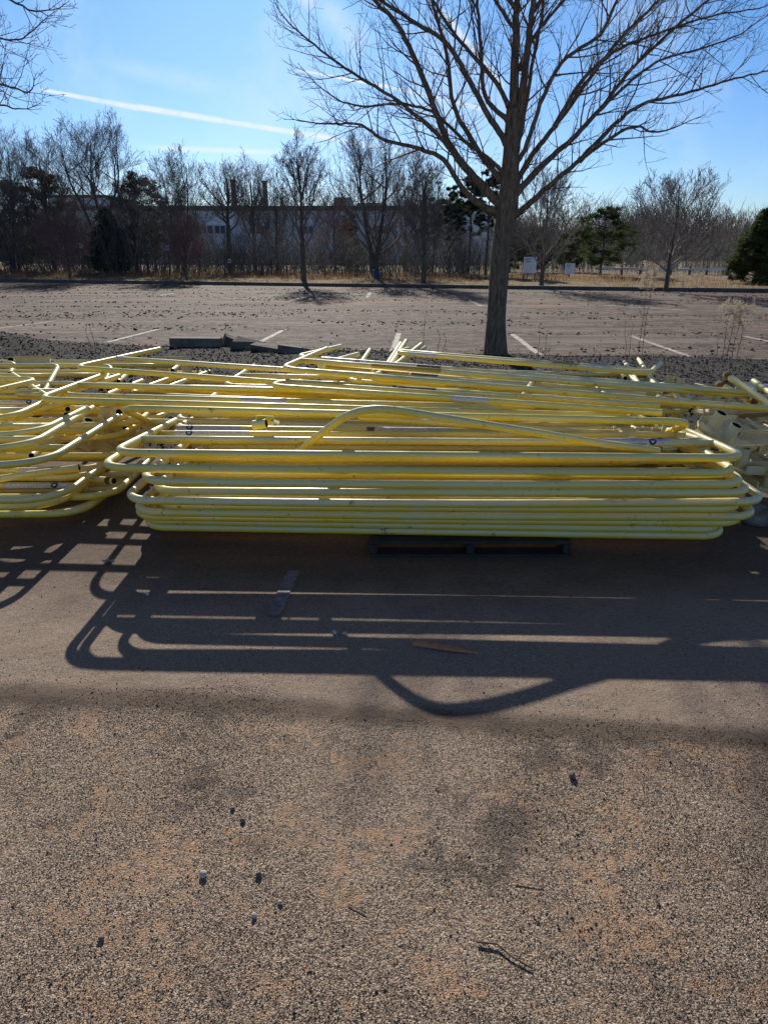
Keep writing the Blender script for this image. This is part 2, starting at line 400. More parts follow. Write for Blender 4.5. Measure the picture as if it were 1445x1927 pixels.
# ------------------------------------------------------------------ scattered stones
OV = np.array([(1,0,0),(-1,0,0),(0,1,0),(0,-1,0),(0,0,1),(0,0,-1)], float)
OF = np.array([(0,2,4),(2,1,4),(1,3,4),(3,0,4),(2,0,5),(1,2,5),(3,1,5),(0,3,5)])
def scatter(name, xyz, size, mat, label, cat, flat=.7, shade=None):
    n = len(xyz); sc = size[:, None]*nr.uniform(.6, 1.3, (n, 3)); sc[:, 2] *= flat
    v = OV[None]*sc[:, None, :]+nr.uniform(-.28, .28, (n, 6, 3))*size[:, None, None]
    an = nr.uniform(0, 6.28, n); c, s = np.cos(an), np.sin(an)
    vx = v[..., 0]*c[:, None]-v[..., 1]*s[:, None]; vy = v[..., 0]*s[:, None]+v[..., 1]*c[:, None]
    v = np.stack([vx, vy, v[..., 2]], -1)+xyz[:, None, :]
    f = (OF[None]+6*np.arange(n)[:, None, None]).reshape(-1, 3)
    sh = nr.random(n)**1.2 if shade is None else shade
    me = fastmesh(name, v.reshape(-1, 3), f, np.repeat(sh, 6))
    return tag(link(name, me, mat), label, cat, kind='stuff')
# small stones on the near pavement
n = 230000
y = .75+nr.random(n)**1.1*1.75; x = nr.uniform(-1, 1, n)*(.45+y*.62)
f = y+.10*x+.28*vnoise(x+50, y, 2.2, 31)
dens = np.where(f < 2.04, .42+1.3*np.clip(vnoise(x+50, y, 1.6, 33)+vnoise(x+50, y, 5, 34)*.6, -.3, .5), .05)
keep = nr.random(n) < dens; x, y = x[keep], y[keep]; n = len(x)
sz = .0009+.0015*nr.random(n)**2.5
scatter('loose_grit', np.stack([x, y, sz*.35], -1), sz, M_peb, 'fine loose grit strewn over the dirty pavement in the foreground', 'grit')
n = 60000
y = .75+nr.random(n)**1.2*3.4; x = nr.uniform(-1, 1, n)*(.5+y*.65)
dens = .07+1.6*np.clip(vnoise(x+50, y, 1.3, 41)+vnoise(x+50, y, 4, 43)*.7-.08, 0, .5)+.55*np.exp(-((x-.45)/.35)**2-((y-1.35)/.22)**2)+.3*np.exp(-((y+.1*x-2.05)/.07)**2)
keep = nr.random(n) < dens; x, y = x[keep], y[keep]; n = len(x)
sz = .0011+.0030*nr.random(n)**7
scatter('scattered_pebbles', np.stack([x, y, sz*.5], -1), sz, M_peb, 'dark pebbles and crushed stone scattered over the pavement', 'pebbles', shade=np.where(nr.random(n) < .8, nr.random(n)*.3, .5+.5*nr.random(n)))
# gravel on the bed
n = 60000
x = nr.uniform(-12, 11, n); y = nr.uniform(5.2, 13.4, n)
k = (y > bed_near(x)+.1) & (y < bed_far(x)+nr.normal(0, .12, n)); x, y = x[k], y[k]; n = len(x)
sz = .007+.013*nr.random(n)**2
scatter('crushed_gravel', np.stack([x, y, np.maximum(bed_z(x, y), 0)+sz*.4], -1), sz, M_grav, 'dark crushed gravel covering the tree island behind the piled railings', 'gravel')
# clods on the lot
n = 130000
x = nr.uniform(-24, 18, n); y = nr.uniform(9, 37, n)
k = (y > bed_far(x)) & (y < 31-.279*x); x, y = x[k], y[k]
dn = np.clip(vnoise(x*.22+50, y*1.2, 1.1, 51)*2.6+vnoise(x+50, y*2, .8, 52)*1.0+.03, .04, 1); k = nr.random(len(x)) < dn; x, y = x[k], y[k]; n = len(x)
sz = .006+.036*nr.random(n)**5
scatter('mud_clods', np.stack([x, y, sz*.25], -1), sz, M_clod, 'dark clods of dried mud strewn across the empty parking lot', 'mud clods', flat=.45)

# ------------------------------------------------------------------ guard rails
TR = .0207
def fillet(pts, r, seg=9):
    out = [pts[0]]
    for i in range(1, len(pts)-1):
        a, b, c = pts[i-1], pts[i], pts[i+1]
        d1 = (a-b).normalized(); d2 = (c-b).normalized(); ang = d1.angle(d2)
        rr = min(r, .45*min((a-b).length, (c-b).length)*math.tan(ang/2)) if ang < 3.1 else 0
        t = rr/math.tan(ang/2); bis = (d1+d2).normalized(); cc = b+bis*(rr/math.sin(ang/2))
        s = b+d1*t-cc; e = b+d2*t-cc; om = s.angle(e)
        for q in range(seg+1):
            w = q/seg
            out.append(cc+(s*math.sin((1-w)*om)+e*math.sin(w*om))/math.sin(om))
    out.append(pts[-1]); return out
def straight(pts, step=.25):
    out = [pts[0]]
    for a, b in zip(pts[:-1], pts[1:]):
        n = max(1, int((b-a).length/step))
        for q in range(1, n+1): out.append(a.lerp(b, q/n))
    return out
def sticker(parent, A, B, t0, t1, kind, off, tilt=.0):
    """a printed strip wrapped round the tube from A to B"""
    d = (B-A).normalized(); n0 = Vector((0, -.75, .66)); n0 = (n0-d*n0.dot(d)).normalized(); s = n0.cross(d)
    L = (B-A).length*(t1-t0); rr = TR+.0009; k = 10; m = 8
    verts = []; uv = []
    for q in range(k+1):
        c = A+(B-A)*(t0+(t1-t0)*q/k)
        for w in range(m+1):
            a = R(-62+124*w/m)+tilt; verts.append(tuple(c+(n0*math.cos(a)+s*math.sin(a))*rr-off)); uv.append((q/k*L/.05, 1-w/m))
    faces = [(q*(m+1)+w, q*(m+1)+w+1, (q+1)*(m+1)+w+1, (q+1)*(m+1)+w) for q in range(k) for w in range(m)]
    me = bpy.data.meshes.new('sticker'); me.from_pydata(verts, [], faces)
    ul = me.uv_layers.new(name='UVMap')
    for lp in me.loops: ul.data[lp.index].uv = uv[lp.vertex_index]
    me.polygons.foreach_set('use_smooth', [True]*len(faces)); me.update()
    st = link('sticker', me, {'w': M_lab, 'y': M_laby, 'd': M_labd, 'e': M_lab, 'E': M_lab}[kind], parent)
    if kind in 'eE':
        te = t1-.028 if kind == 'e' else t0+.028
        te *= 1.0
        c = A+(B-A)*te
        for nm, r1, mt, lift in (('emblem', .021, M_blue, .0016), ('emblem_mark', .011, M_white, .0022)):
            v = []; K = 16
            def pt(a, rad):
                du = rad*math.cos(a); dv = rad*math.sin(a); ph = dv/rr
                if nm == 'emblem_mark': ph = (dv*.55+.35*rad*math.cos(2*a))/rr
                return tuple(c+d*du+(n0*math.cos(ph)+s*math.sin(ph))*(TR+lift)-off)
            v = [pt(0, 0)]+[pt(2*math.pi*q/K, r1) for q in range(K)]+[pt(2*math.pi*q/K, r1*.55) for q in range(K)]
            f = [(1+q, 1+(q+1) % K, 1+K+(q+1) % K, 1+K+q) for q in range(K)]+[(0, 1+K+q, 1+K+(q+1) % K) for q in range(K)]
            me = bpy.data.meshes.new(nm); me.from_pydata(v, [], f); me.update(); link(nm, me, mt, st)
    return st
RAIL_GROUP = 'yellow tubular guard rails piled on the pavement'
def rail(A, B, U, leg, label, mids=(.5,), stk=(), r=.13, legs=(1, 1), name='guard_rail', U2=None, sag=0):
    """a U-shaped guard rail: long tube A-B, legs along U from each corner, straight cross tubes between the legs"""
    A, B = Vector(A), Vector(B); U = Vector(U).normalized(); U2 = Vector(U2).normalized() if U2 is not None else U
    pts = []
    if legs[0]: pts.append(A+U*leg*legs[0])
    pts += [A, B]
    if legs[1]: pts.append(B+U2*leg*legs[1])
    zz = min(p.z for p in pts); c = (A+B)/2; off = Vector((c.x, c.y, zz-TR))
    e = empty(name, off, label, 'guard rail', RAIL_GROUP)
    mb = MB(); fp = straight(fillet(pts, r), .3)
    dd = (B-A).normalized(); L = (B-A).length
    if sag:
        fp = [p+Vector((0, 0, sag*math.sin(math.pi*min(1, max(0, (p-A).dot(dd)/L))))) for p in fp]
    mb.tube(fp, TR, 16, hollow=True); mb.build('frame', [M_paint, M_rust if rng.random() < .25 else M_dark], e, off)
    tubes = {'top': (A, B)}
    for i, m in enumerate(mids):
        a = A+U*leg*m; b = B+U2*leg*m; q = MB(); q.tube(straight([a, b], .4), TR*.96, 14)
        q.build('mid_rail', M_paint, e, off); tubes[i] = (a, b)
    for (w, px0, px1, kind) in stk:
        a, b = tubes[w]
        def tt(px):
            lo, hi = 0.0, 1.0
            fa = lambda t: (lambda p: W0/2+F*p.x/(p.y*CP-(p.z-CAMH)*SP))(a+(b-a)*t)
            for _ in range(30):
                m_ = (lo+hi)/2
                if fa(m_) < px: lo = m_
                else: hi = m_
            return (lo+hi)/2
        sticker(e, a, b, tt(px0), tt(px1), kind, off)
    return e
BACK = Vector((0, 1, 0))
# --- front stack, from the bottom layer upwards: y at left corner, left x, right x, y at right corner
front = [
 (991, 268, 1367, 1009, .112, 'lowest guard rail of the front stack, pale grey tube resting on the wooden pallet'),
 (979, 262, 1362,  996, .158, 'second guard rail from the bottom of the front stack, right above the pale lowest one'),
 (972, 250, 1402,  984, .204, 'third guard rail from the bottom of the front stack'),
 (963, 249, 1428,  972, .250, 'fourth guard rail from the bottom of the front stack, its right bend jutting out'),
 (951, 290, 1400,  958, .296, 'fifth guard rail from the bottom of the front stack, set slightly back'),
 (941, 233, 1444,  944, .342, 'guard rail in mid stack whose bends reach farthest right in the front stack'),
 (924, 284, 1418,  928, .388, 'fourth guard rail from the top of the front stack'),
 (905, 262, 1406,  911, .434, 'third guard rail from the top of the front stack, below the leftmost bend'),
 (880, 188, 1390,  891, .490, 'second guard rail from the top, its left bend jutting farthest left in the front stack'),
 (852, 212, 1405,  862, .538, 'topmost guard rail of the front stack with tilted open legs and labelled cross tube'),
]
for i, (yl, xl, xr, yr, z, lab) in enumerate(front):
    zl = (.112, .155, .198, .240, .283, .335, .378, .436, .488, .538)[i]; zr_ = (.112, .157, .203, .245, .302, .344, .400, .440, .488, .538)[i]
    A = P(xl, yl, zl); B = P(xr, yr, zr_)
    dv = (B-A).normalized(); U = Vector((-dv.y, dv.x, 0))
    if i == 9: U.z = -.07
    elif i > 5: U.z = -.03
    m = (.37,) if i == 9 else ((.44,) if i % 2 else (.30, .62))
    stk = [(0, 1108, 1256, 'e')] if i == 9 else ([(0, 1150, 1290, 'd')] if i == 8 else [])
    rail(A, B, U, 1.02, lab, m, stk, r=.13, sag=(0, -.004, -.002, -.010, -.004, -.014, -.003, -.012, -.004, 0)[i])
# rails just behind the top of the front stack
rail(P(262, 828, .50), P(1330, 832, .50), (0, 1, -.12), .9, 'guard rail tucked right behind the topmost one, long white label near its right end', (.3, .6),
     [('top', 1122, 1270, 'e'), (0, 330, 470, 'E')])
rail(P(300, 815, .42), P(1290, 818, .44), (.02, 1, -.2), .9, 'guard rail buried behind the front stack under the arched one', (.35,), [(0, 648, 664, 'e')])
rail(P(330, 806, .45), P(1210, 815, .45), (.0, 1, -.1), .8, 'guard rail wedged below the rail with two end bends, mostly hidden', (.4,), [('top', 335, 455, 'E'), ('top', 690, 705, 'd'), ('top', 706, 850, 'w')])
# rail with both bends in view, tilted back and down
A = P(228, 768, .61); B = P(1304, 794, .60)
rail(A, B, (.02, .86, -.36), .85, 'tilted guard rail showing a bend at both ends, on top behind the front stack', (.55,), [], r=.12)
# arched rail
pts = [(560, 850, .45), (600, 820, .56), (640, 790, .66), (670, 776, .71), (705, 770, .735), (750, 773, .73), (820, 784, .70), (900, 797, .66), (1000, 813, .61), (1110, 831, .545), (1240, 850, .50)]
w = [P(*p) for p in pts]
off = Vector((w[5].x, w[5].y, .42)); e = empty('guard_rail', off, 'bent guard rail arching up over the middle of the front stack', 'guard rail', RAIL_GROUP)
sm = []
for i in range(len(w)-1):
    a, b, c, d = w[max(i-1, 0)], w[i], w[i+1], w[min(i+2, len(w)-1)]
    for q in range(6):
        t = q/6; sm.append(.5*((2*b)+(c-a)*t+(2*a-5*b+4*c-d)*t*t+(3*b-a-3*c+d)*t**3))
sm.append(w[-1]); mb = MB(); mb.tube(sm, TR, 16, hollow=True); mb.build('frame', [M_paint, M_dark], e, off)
q = MB(); q.tube([sm[14]+Vector((.05, .5, -.12)), sm[-4]+Vector((0, .5, -.05))], TR*.95, 14); q.build('mid_rail', M_paint, e, off)
q = MB(); q.tube(fillet([sm[-4], sm[-4]+Vector((.12, .02, -.02)), sm[-4]+Vector((.16, .75, -.08))], .08), TR*.97, 14, hollow=True); q.build('leg', [M_paint, M_dark], e, off)

# rails behind, running down to the right
def brail(l, r_, lab, leg=1.0, uz=0, mids=(.5,), stk=(), legs=(1, 1), ux=0, flip=1, rr=.13, leglen2=None):
    A = P(*l); B = P(*r_); dv = (B-A); dv.z = 0; dv.normalize(); U = Vector((-dv.y+ux, dv.x, uz))*1.0
    if flip < 0: U = Vector((dv.y+ux, -dv.x, uz))
    return rail(A, B, U, leg, lab, mids, stk, r=rr, legs=legs)
brail((70, 752, .60), (1180, 783, .56), 'guard rail with a wide left bend, its leg slanting up to the right', .95, 0, (.55,), [])
brail((113, 744, .57), (1010, 768, .55), 'guard rail nested inside the wide left bend, a smaller bend of its own', .9, -.02, (.5,), [(0, 515, 590, 'y'), ('top', 455, 540, 'w')])
brail((138, 692, .64), (980, 752, .60), 'guard rail at the back left, open leg sticking up and back toward the concrete blocks', 1.15, .0, (.45,), [(0, 165, 235, 'w')])
brail((528, 694, .70), (1500, 774, .56), 'guard rail with its bend amid the pile, open leg pointing at the concrete pieces', 1.1, .0, (.38,), [(0, 700, 830, 'y')])
brail((556, 672, .66), (1420, 740, .60), 'back guard rail carrying the pale blue label band, its right end near the loose legs',   .9, -.02, (), [('top', 612, 695, 'e'), ('top', 705, 780, 'w'), ('top', 785, 830, 'd')], legs=(1, .4))
brail((590, 689, .58), (1215, 744, .56), 'guard rail with an orange warning label band, just below the pale blue label', .8, 0, (.5,), [('top', 615, 700, 'y'), ('top', 706, 770, 'y'), ('top', 775, 825, 'd')], legs=(1, 0))
brail((742, 664, .62), (1222, 703, .60), 'rearmost guard rail of the pile, a straight tube near the tree trunk', .6, 0, (.2,), [('top', 770, 825, 'w'), (0, 1095, 1150, 'w'), (0, 1040, 1090, 'y')], legs=(.5, 1))
brail((505, 727, .63), (1245, 777, .62), 'straight guard rail across the pile with a cut right end and worn spots', .7, -.05, (.4,), [('top', 850, 920, 'w'), (0, 740, 820, 'd')], legs=(.5, 0))
brail((690, 712, .57), (1236, 757, .55), 'guard rail between the two long back rails, peeling label at its right', .7, 0, (.4,), [(0, 980, 1050, 'w'), (0, 700, 850, 'd'), ('top', 840, 900, 'd')])
brail((240, 742, .55), (940, 772, .54), 'guard rail lying under the left label tubes', .8, 0, (.35,), [('top', 250, 315, 'y'), (0, 205, 240, 'w')])
# filler layers under the upper rails (lower in the pile, partly seen through the gaps)
for k, (l, r_, lab) in enumerate([
    ((180, 752, .50), (1180, 762, .48), 'guard rail deep in the pile, seen as a yellow band under the left bends'),
    ((300, 740, .44), (1240, 750, .42), 'shaded guard rail deep in the pile behind the arched rail'),
    ((420, 726, .46), (1230, 745, .44), 'shaded guard rail deep in the pile below the orange label band'),
    ((330, 792, .42), (1230, 800, .40), 'deep yellow guard rail in the gap under the arched one'),
    ((350, 780, .48), (1180, 790, .48), 'deep yellow guard rail right of the loose steel clamp'),
    ((600, 712, .42), (1250, 732, .40), 'shaded guard rail at the back of the pile under the long rails'),
    ((380, 806, .36), (1240, 812, .34), 'lowest deep yellow guard rail behind the front stack')]):
    brail(l, r_, lab, .95, rng.uniform(-.05, .02), (.35, .7) if k % 2 else (.5,), [])
for k in range(13):
    d_ = 3.60+.105*k; z_ = min(.10+.030*k+rng.uniform(-.02, .02), .42); xo = rng.uniform(-.08, .08); sl_ = rng.uniform(-.02, .02)
    rail((-1.24+xo, d_, z_), (1.72+xo+rng.uniform(-.1, .1), d_+sl_*3, z_+rng.uniform(-.02, .02)), (-sl_, 1, -.02), .95, 'guard rail deep inside the pile, a yellow band glimpsed in the gaps', (.5,) if k % 2 else (.33, .7))
for k in range(6):
    d_ = 5.0+.16*k; z_ = .12+.055*k
    rail((-1.3+.1*k, d_, z_), (2.0+.08*k, d_-.35, z_), (.1, 1, 0), .9, 'guard rail low at the back of the pile, shaded by those above it', (.5,))
# loose legs sticking up at the back: rails turned with their feet to the island
brail((700, 712, .50), (1250, 752, .46), 'guard rail whose foot pokes out at the back left of the parking line', 1.75, .02, (), [], legs=(1, 0), ux=.0)
brail((727, 700, .52), (1236, 735, .46), 'guard rail whose thin foot rises behind the orange labels', 1.55, .03, (), [], legs=(1, 0), ux=.0)
brail((650, 716, .46), (1300, 765, .46), 'guard rail with a short foot just showing behind the blue label band', 1.25, .0, (), [], legs=(1, 0), ux=.02)

# --- left stack: right bends in view, long tubes leave the picture to the left
def lrail(cx, cy, z, lab, leg=1.05, L=3.0, mids=(.5,), stk=(), rr=.24, uz=0, ux=0, rot=0.0):
    B = P(cx, cy, z); dv = Vector((math.cos(rot), math.sin(rot), 0)); A = B-dv*L
    return rail(A, B, Vector((ux-dv.y, dv.x, uz)), leg, lab, mids, stk, r=rr)
lrail(150, 968, .075, 'lowest guard rail of the left stack, its bend almost touching the pavement', rot=-.02, stk=[])
lrail(112, 953, .15, 'second guard rail from the bottom of the left stack', rot=.03, mids=(.35,), stk=[(0, 10, 132, 'e')])
lrail(110, 941, .21, 'third guard rail from the bottom of the left stack, curving up to the leftmost bend', rot=.0, mids=(.52,), stk=[(0, 40, 125, 'e')])
lrail(78, 875, .43, 'guard rail high in the left stack, its leg crossing the gap to the wide bend', rot=.0, mids=(.3,), leg=1.15, stk=[])
lrail(45, 845, .49, 'second guard rail from the top of the left stack with a labelled cross tube', rot=.03, mids=(.2, .5), stk=[(1, -60, 80, 'e')])
lrail(60, 820, .51, 'short bend of a guard rail inside the left stack, deep yellow underneath', rot=-.03, mids=(.3,), leg=.7)
lrail(10, 792, .56, 'uppermost guard rail of the left stack, passing off the left edge', rot=.02, mids=(.35,), leg=.8)
lrail(180, 812, .40, 'guard rail in the left stack with a pale cross tube ending in the gap', rot=-.05, mids=(.3,), leg=.5, rr=.1)
# back left: legs toward the camera
def frail(cx, cy, z, lab, leg=.6, L=2.9, uz=0, rr=.1, rot=0, ux=0, mids=(.4,), stk=()):
    B = P(cx, cy, z); dv = Vector((math.cos(rot), math.sin(rot), 0)); A = B-dv*L
    return rail(A, B, Vector((ux+dv.y, -dv.x, uz)), leg, lab, mids, stk, r=rr)
frail(30, 683, .55, 'guard rail at the far left whose open black tube end faces the viewer', .62, uz=-.22, rot=.01, ux=.25, mids=())
frail(78, 714, .55, 'guard rail at the left whose leg slopes down to the left edge', 1.0, rot=-.03, ux=-.25, mids=(.9,))
frail(112, 688, .56, 'guard rail at the left with a round weld collar at its bend', .62, rot=0, ux=.2, uz=-.2)
frail(212, 689, .52, 'guard rail at the back left with a small bend before the deep gap', .5, rot=-.01, ux=.15, uz=-.25)
frail(245, 700, .46, 'lower guard rail at the back left, paler and partly buried', .5, rot=-.01, ux=.15)
frail(345, 682, .45, 'guard rail at the back left whose thin bend curls on the gravel', .5, rot=-.03, ux=.1, L=3.4)
frail(150, 722, .48, 'yellow guard rail beneath the collared bend at the left', .8, rot=-.02, ux=.1)
brail((28, 742, .46), (190, 748, .46), 'short guard rail section at the left between two slanting legs', .45, 0, (), [], rr=.06)
frail(120, 758, .42, 'guard rail under the labelled tube at the left edge', .8, rot=.0, ux=-.2, stk=[('top', -40, 78, 'e')], mids=(.6,))

for k in range(9):
    d_ = 3.75+.17*k; z_ = .10+.04*k+rng.uniform(-.02, .02); rt = rng.uniform(-.05, .05)
    rail((-4.9, d_-3*rt, z_), (-1.72+rng.uniform(-.1, .15), d_, z_+rng.uniform(-.02, .02)), (-rt+rng.uniform(-.1, .1), 1, -.02), .9, 'guard rail low inside the left stack, mostly covered by others', (.5,), r=.18)
# --- loose tubes at the right edge
def loose(a, b, lab, r=TR*1.02):
    A, B = P(*a), P(*b); off = Vector(((A.x+B.x)/2, (A.y+B.y)/2, min(A.z, B.z)-r))
    e = empty('loose_tube', off, lab, 'steel tube', 'loose yellow tubes beside the pile')
    mb = MB(); mb.tube(straight([A, B], .3), r, 16, hollow=True); mb.build('tube_wall', [M_paint, M_dark], e, off)
    mb = MB(); d = (B-A).normalized(); mb.tube([A+d*.02, A+d*.06], r*1.12, 16); mb.build('collar', M_rust, e, off)
loose((1364, 704, .70), (1500, 800, .52), 'long yellow tube at the right edge pointing up and back, patchy pale paint')
loose((1348, 720, .62), (1440, 768, .50), 'yellow tube with a red end, just left of the longest loose tube')
loose((1408, 750, .56), (1520, 800, .42), 'short yellow tube end low at the right edge below the red ended one')
loose((1200, 675, .42), (1238, 735, .46), 'thick pale yellow tube standing out on the gravel behind the pile')
loose((1174, 681, .42), (1200, 722, .46), 'pale tube stub left of the thick one on the gravel, middle of three')
loose((1160, 686, .42), (1176, 712, .46), 'pale tube stub farthest left of the three on the gravel')
loose((1246, 718, .42), (1300, 772, .40), 'pale yellow tube lying between the back rails at the right')
loose((755, 645, .50), (718, 702, .55), 'pale flat leg rising behind the pile in line with the white bay line')
loose((765, 640, .50), (728, 697, .55), 'thin pale leg with rounded tip rising behind the labelled rails')
loose((697, 657, .50), (670, 697, .55), 'short pale leg left of the tall ones behind the labels')
loose((20, 702, .52), (128, 770, .44), 'thin yellow tube crossing the left stack from upper left to lower right')
loose((205, 742, .50), (60, 772, .46), 'pale tube crossing below the wide left bend toward the left edge')
loose((-30, 905, .24), (150, 880, .30), 'tube lying askew in the shade of the left stack, above the label tubes')
loose((215, 905, .20), (75, 893, .12), 'short greyish tube end low in the gap between the left and front stacks')
loose((395, 700, .46), (300, 735, .44), 'short yellow tube propped behind the left label tubes')
loose((150, 792, .34), (60, 858, .34), 'yellow tube lying across the left stack under the slanting legs')

# --- cast base plates
def chamfer_poly(w, d, c): return [(-w+c, -d), (w-c, -d), (w, -d+c), (w, d-c), (w-c, d), (-w+c, d), (-w, d-c), (-w, -d+c)]
def prism(mb, pts, z0, z1, rot=None, hole=None):
    n = len(pts); v = [(x, y, z0) for x, y in pts]+[(x, y, z1) for x, y in pts]
    f = [(i, (i+1) % n, n+(i+1) % n, n+i) for i in range(n)]
    if hole is None:
        f += [tuple(range(n-1, -1, -1)), tuple(range(n, 2*n))]
    else:
        m = len(hole); b = 2*n
        v += [(x, y, z0) for x, y in hole]+[(x, y, z1) for x, y in hole]
        for i in range(n):
            j = (i+1) % n; f += [(n+i, n+j, b+m+j, b+m+i), (j, i, b+i, b+j)]
        f += [(b+(i+1) % m, b+i, b+m+i, b+m+(i+1) % m) for i in range(m)]
    mb.add(v, f, 0, False)
def base_plate():
    e = empty('base_plate', (0, 0, 0), 'x', 'base plate', 'cast rail base plates heaped at the sides of the pile')
    mb = MB(); o = chamfer_poly(.23, .15, .06); h = [(x*.3+.06, y*.35) for x, y in o]
    prism(mb, o, 0, .018, hole=h); mb.build('plate', M_paint2, e, bevel=.004)
    mb = MB()
    for x0, y0, x1, y1 in ((-.17, -.146, .17, -.146), (-.17, .146, .17, .146), (-.226, -.09, -.226, .09)):
        mb.box(((x0+x1)/2, (y0+y1)/2, .028), (max(abs(x1-x0), .008), max(abs(y1-y0), .008), .045))
    mb.build('rim', M_paint2, e, bevel=.003)
    for x, y in ((-.15, -.06), (-.15, .06)):
        mb = MB(); mb.tube([(x, y, .018), (x, y, .13)], .033, 18, hollow=True); mb.build('socket', [M_paint2, M_dark], e)
    mb = MB(); mb.tube([(.19, -.10, .018), (.19, -.10, .06), (.19, .10, .06), (.19, .10, .018)], .008, 8); mb.build('handle', M_paint2, e)
    mb = MB()
    for r_ in range(3):
        for q in range(9):
            if rng.random() < .8: mb.box((-.06+q*.013, .085-r_*.02, .0192), (.008, .012, .0026))
    mb.build('cast_lettering', M_paint2, e)
    return e
bp = base_plate()
def copy_tree(o, parent=None):
    c = o.copy(); COL.objects.link(c); c.parent = parent
    for ch in list(o.children): copy_tree(ch, c)
    return c
plates = [((1378, 822), .46, (.42, .1, .5), 'pale base plate tilted toward the viewer, two open sockets up, topmost at the right'),
 ((1335, 850), .36, (.15, -.25, 1.2), 'base plate just right of the front stack bends, below the tilted topmost one'),
 ((1425, 880), .30, (.0, .05, .1), 'flat base plate at the right edge with rectangular lugs upright'),
 ((1432, 905), .22, (.05, 0, 1.7), 'base plate under the flat one at the right edge'),
 ((1440, 850), .40, (-.5, .2, 2.4), 'base plate on its side at the right edge, dark underneath'),
 ((1370, 775), .42, (.1, .1, 3.0), 'base plate behind the topmost tilted one at the right'),
 ((1440, 785), .40, (-.2, .3, .9), 'base plate at the right edge below the loose tubes'),
 ((1300, 765), .34, (.1, .0, 2.2), 'base plate seen between the two long right rails'),
 ((1290, 738), .36, (.0, .1, .4), 'base plate farthest back at the right on the gravel edge'),
 ((1250, 830), .34, (.3, .2, 1.5), 'yellow base plate glimpsed under the right bend of the tilted rail'),
 ((1440, 745), .42, (.4, .1, 2.0), 'pale base plate behind the loose tubes at the right edge'),
 ((1400, 800), .28, (.0, .4, .0), 'base plate buried under the topmost pair at the right'),
 ((1490, 870), .34, (.1, .2, .8), 'base plate half out of view at the right edge'),
 ((205, 830), .22, (.5, .2, .7), 'base plate deep in the dark gap left of the front stack, its round socket open'),
 ((160, 850), .14, (.1, .0, 2.0), 'base plate on the ground in the gap behind the left stack'),
 ((240, 800), .30, (1.1, .1, 1.1), 'base plate standing on edge in the gap below the tilted rail'),
 ((120, 835), .20, (.2, .2, 3.0), 'small yellow cup of a base plate inside the left stack'),
 ((180, 800), .26, (.9, -.2, .2), 'base plate leaning deep in the gap under the wide left bend'),
 ((320, 700), .30, (1.2, .0, .1), 'dark bracketed base plate upright at the back left of the pile'),
 ((350, 712), .22, (.1, .1, .6), 'pale base plate lying on the gravel behind the left rails'),
 ((60, 700), .38, (.9, .0, .1), 'orange yellow base plate upright behind the open black tube end'),
 ((500, 822), .30, (.2, .0, 1.7), 'base plate down between the front stack and the tilted rail')]
for k, ((px, py), z, rot, lab) in enumerate(plates):
    o = bp if k == 0 else copy_tree(bp)
    o['label'] = lab; o.location = P(px, py, z); o.rotation_euler = rot; s = 1.0; o.scale = (s, s, s)
# orange clamp with bolt hole
p = P(487, 800, .58); e = empty('clamp_bracket', p, 'orange yellow steel clamp with a black hole, lying on the rails left of the arch', 'clamp')
mb = MB(); mb.tube([Vector((-.03, 0, 0)), Vector((.045, -.01, .012))], .026, 14, hollow=True); mb.build('sleeve', [M_paint, M_dark], e)
mb = MB(); mb.box((.03, .03, .02), (.10, .006, .06), rotm(.3, .1, .2)); mb.box((.09, .02, .015), (.05, .04, .008), rotm(.2, .4, .1)); mb.build('tab', M_paint, e, bevel=.002)
# crumpled plastic scrap at right
def blob(name, c, sx, sy, sz, mat, seed, label, cat, rough=.25, group=None):
    import bmesh
    bm = bmesh.new(); bmesh.ops.create_icosphere(bm, subdivisions=3, radius=1); rr = random.Random(seed)
    ph = [(rr.uniform(-2, 2), rr.uniform(-2, 2), rr.uniform(-2, 2), rr.uniform(0, 6)) for _ in range(7)]
    for v in bm.verts:
        q = sum(math.sin(a*v.co.x*1.7+b*v.co.y*1.7+c_*v.co.z*1.7+d) for a, b, c_, d in ph)/7
        v.co *= 1+rough*q*1.6
        v.co = Vector((v.co.x*sx, v.co.y*sy, max(v.co.z, -.75)*sz))
    me = bpy.data.meshes.new(name); bm.to_mesh(me); bm.free()
    o = link(name, me, mat); o.location = (c[0], c[1], c[2]+sz*.7); o.rotation_euler = (0, 0, rr.uniform(0, 6))
    return tag(o, label, cat, group)
M_plas = simple('grey_crumpled_plastic', (.20, .19, .18), (.34, .32, .30), 20, .35, .8, .01)
blob('plastic_scrap', P(1425, 985, 0), .07, .09, .07, M_plas, 3, 'crumpled grey plastic scrap on the ground right of the front stack', 'scrap', .5)
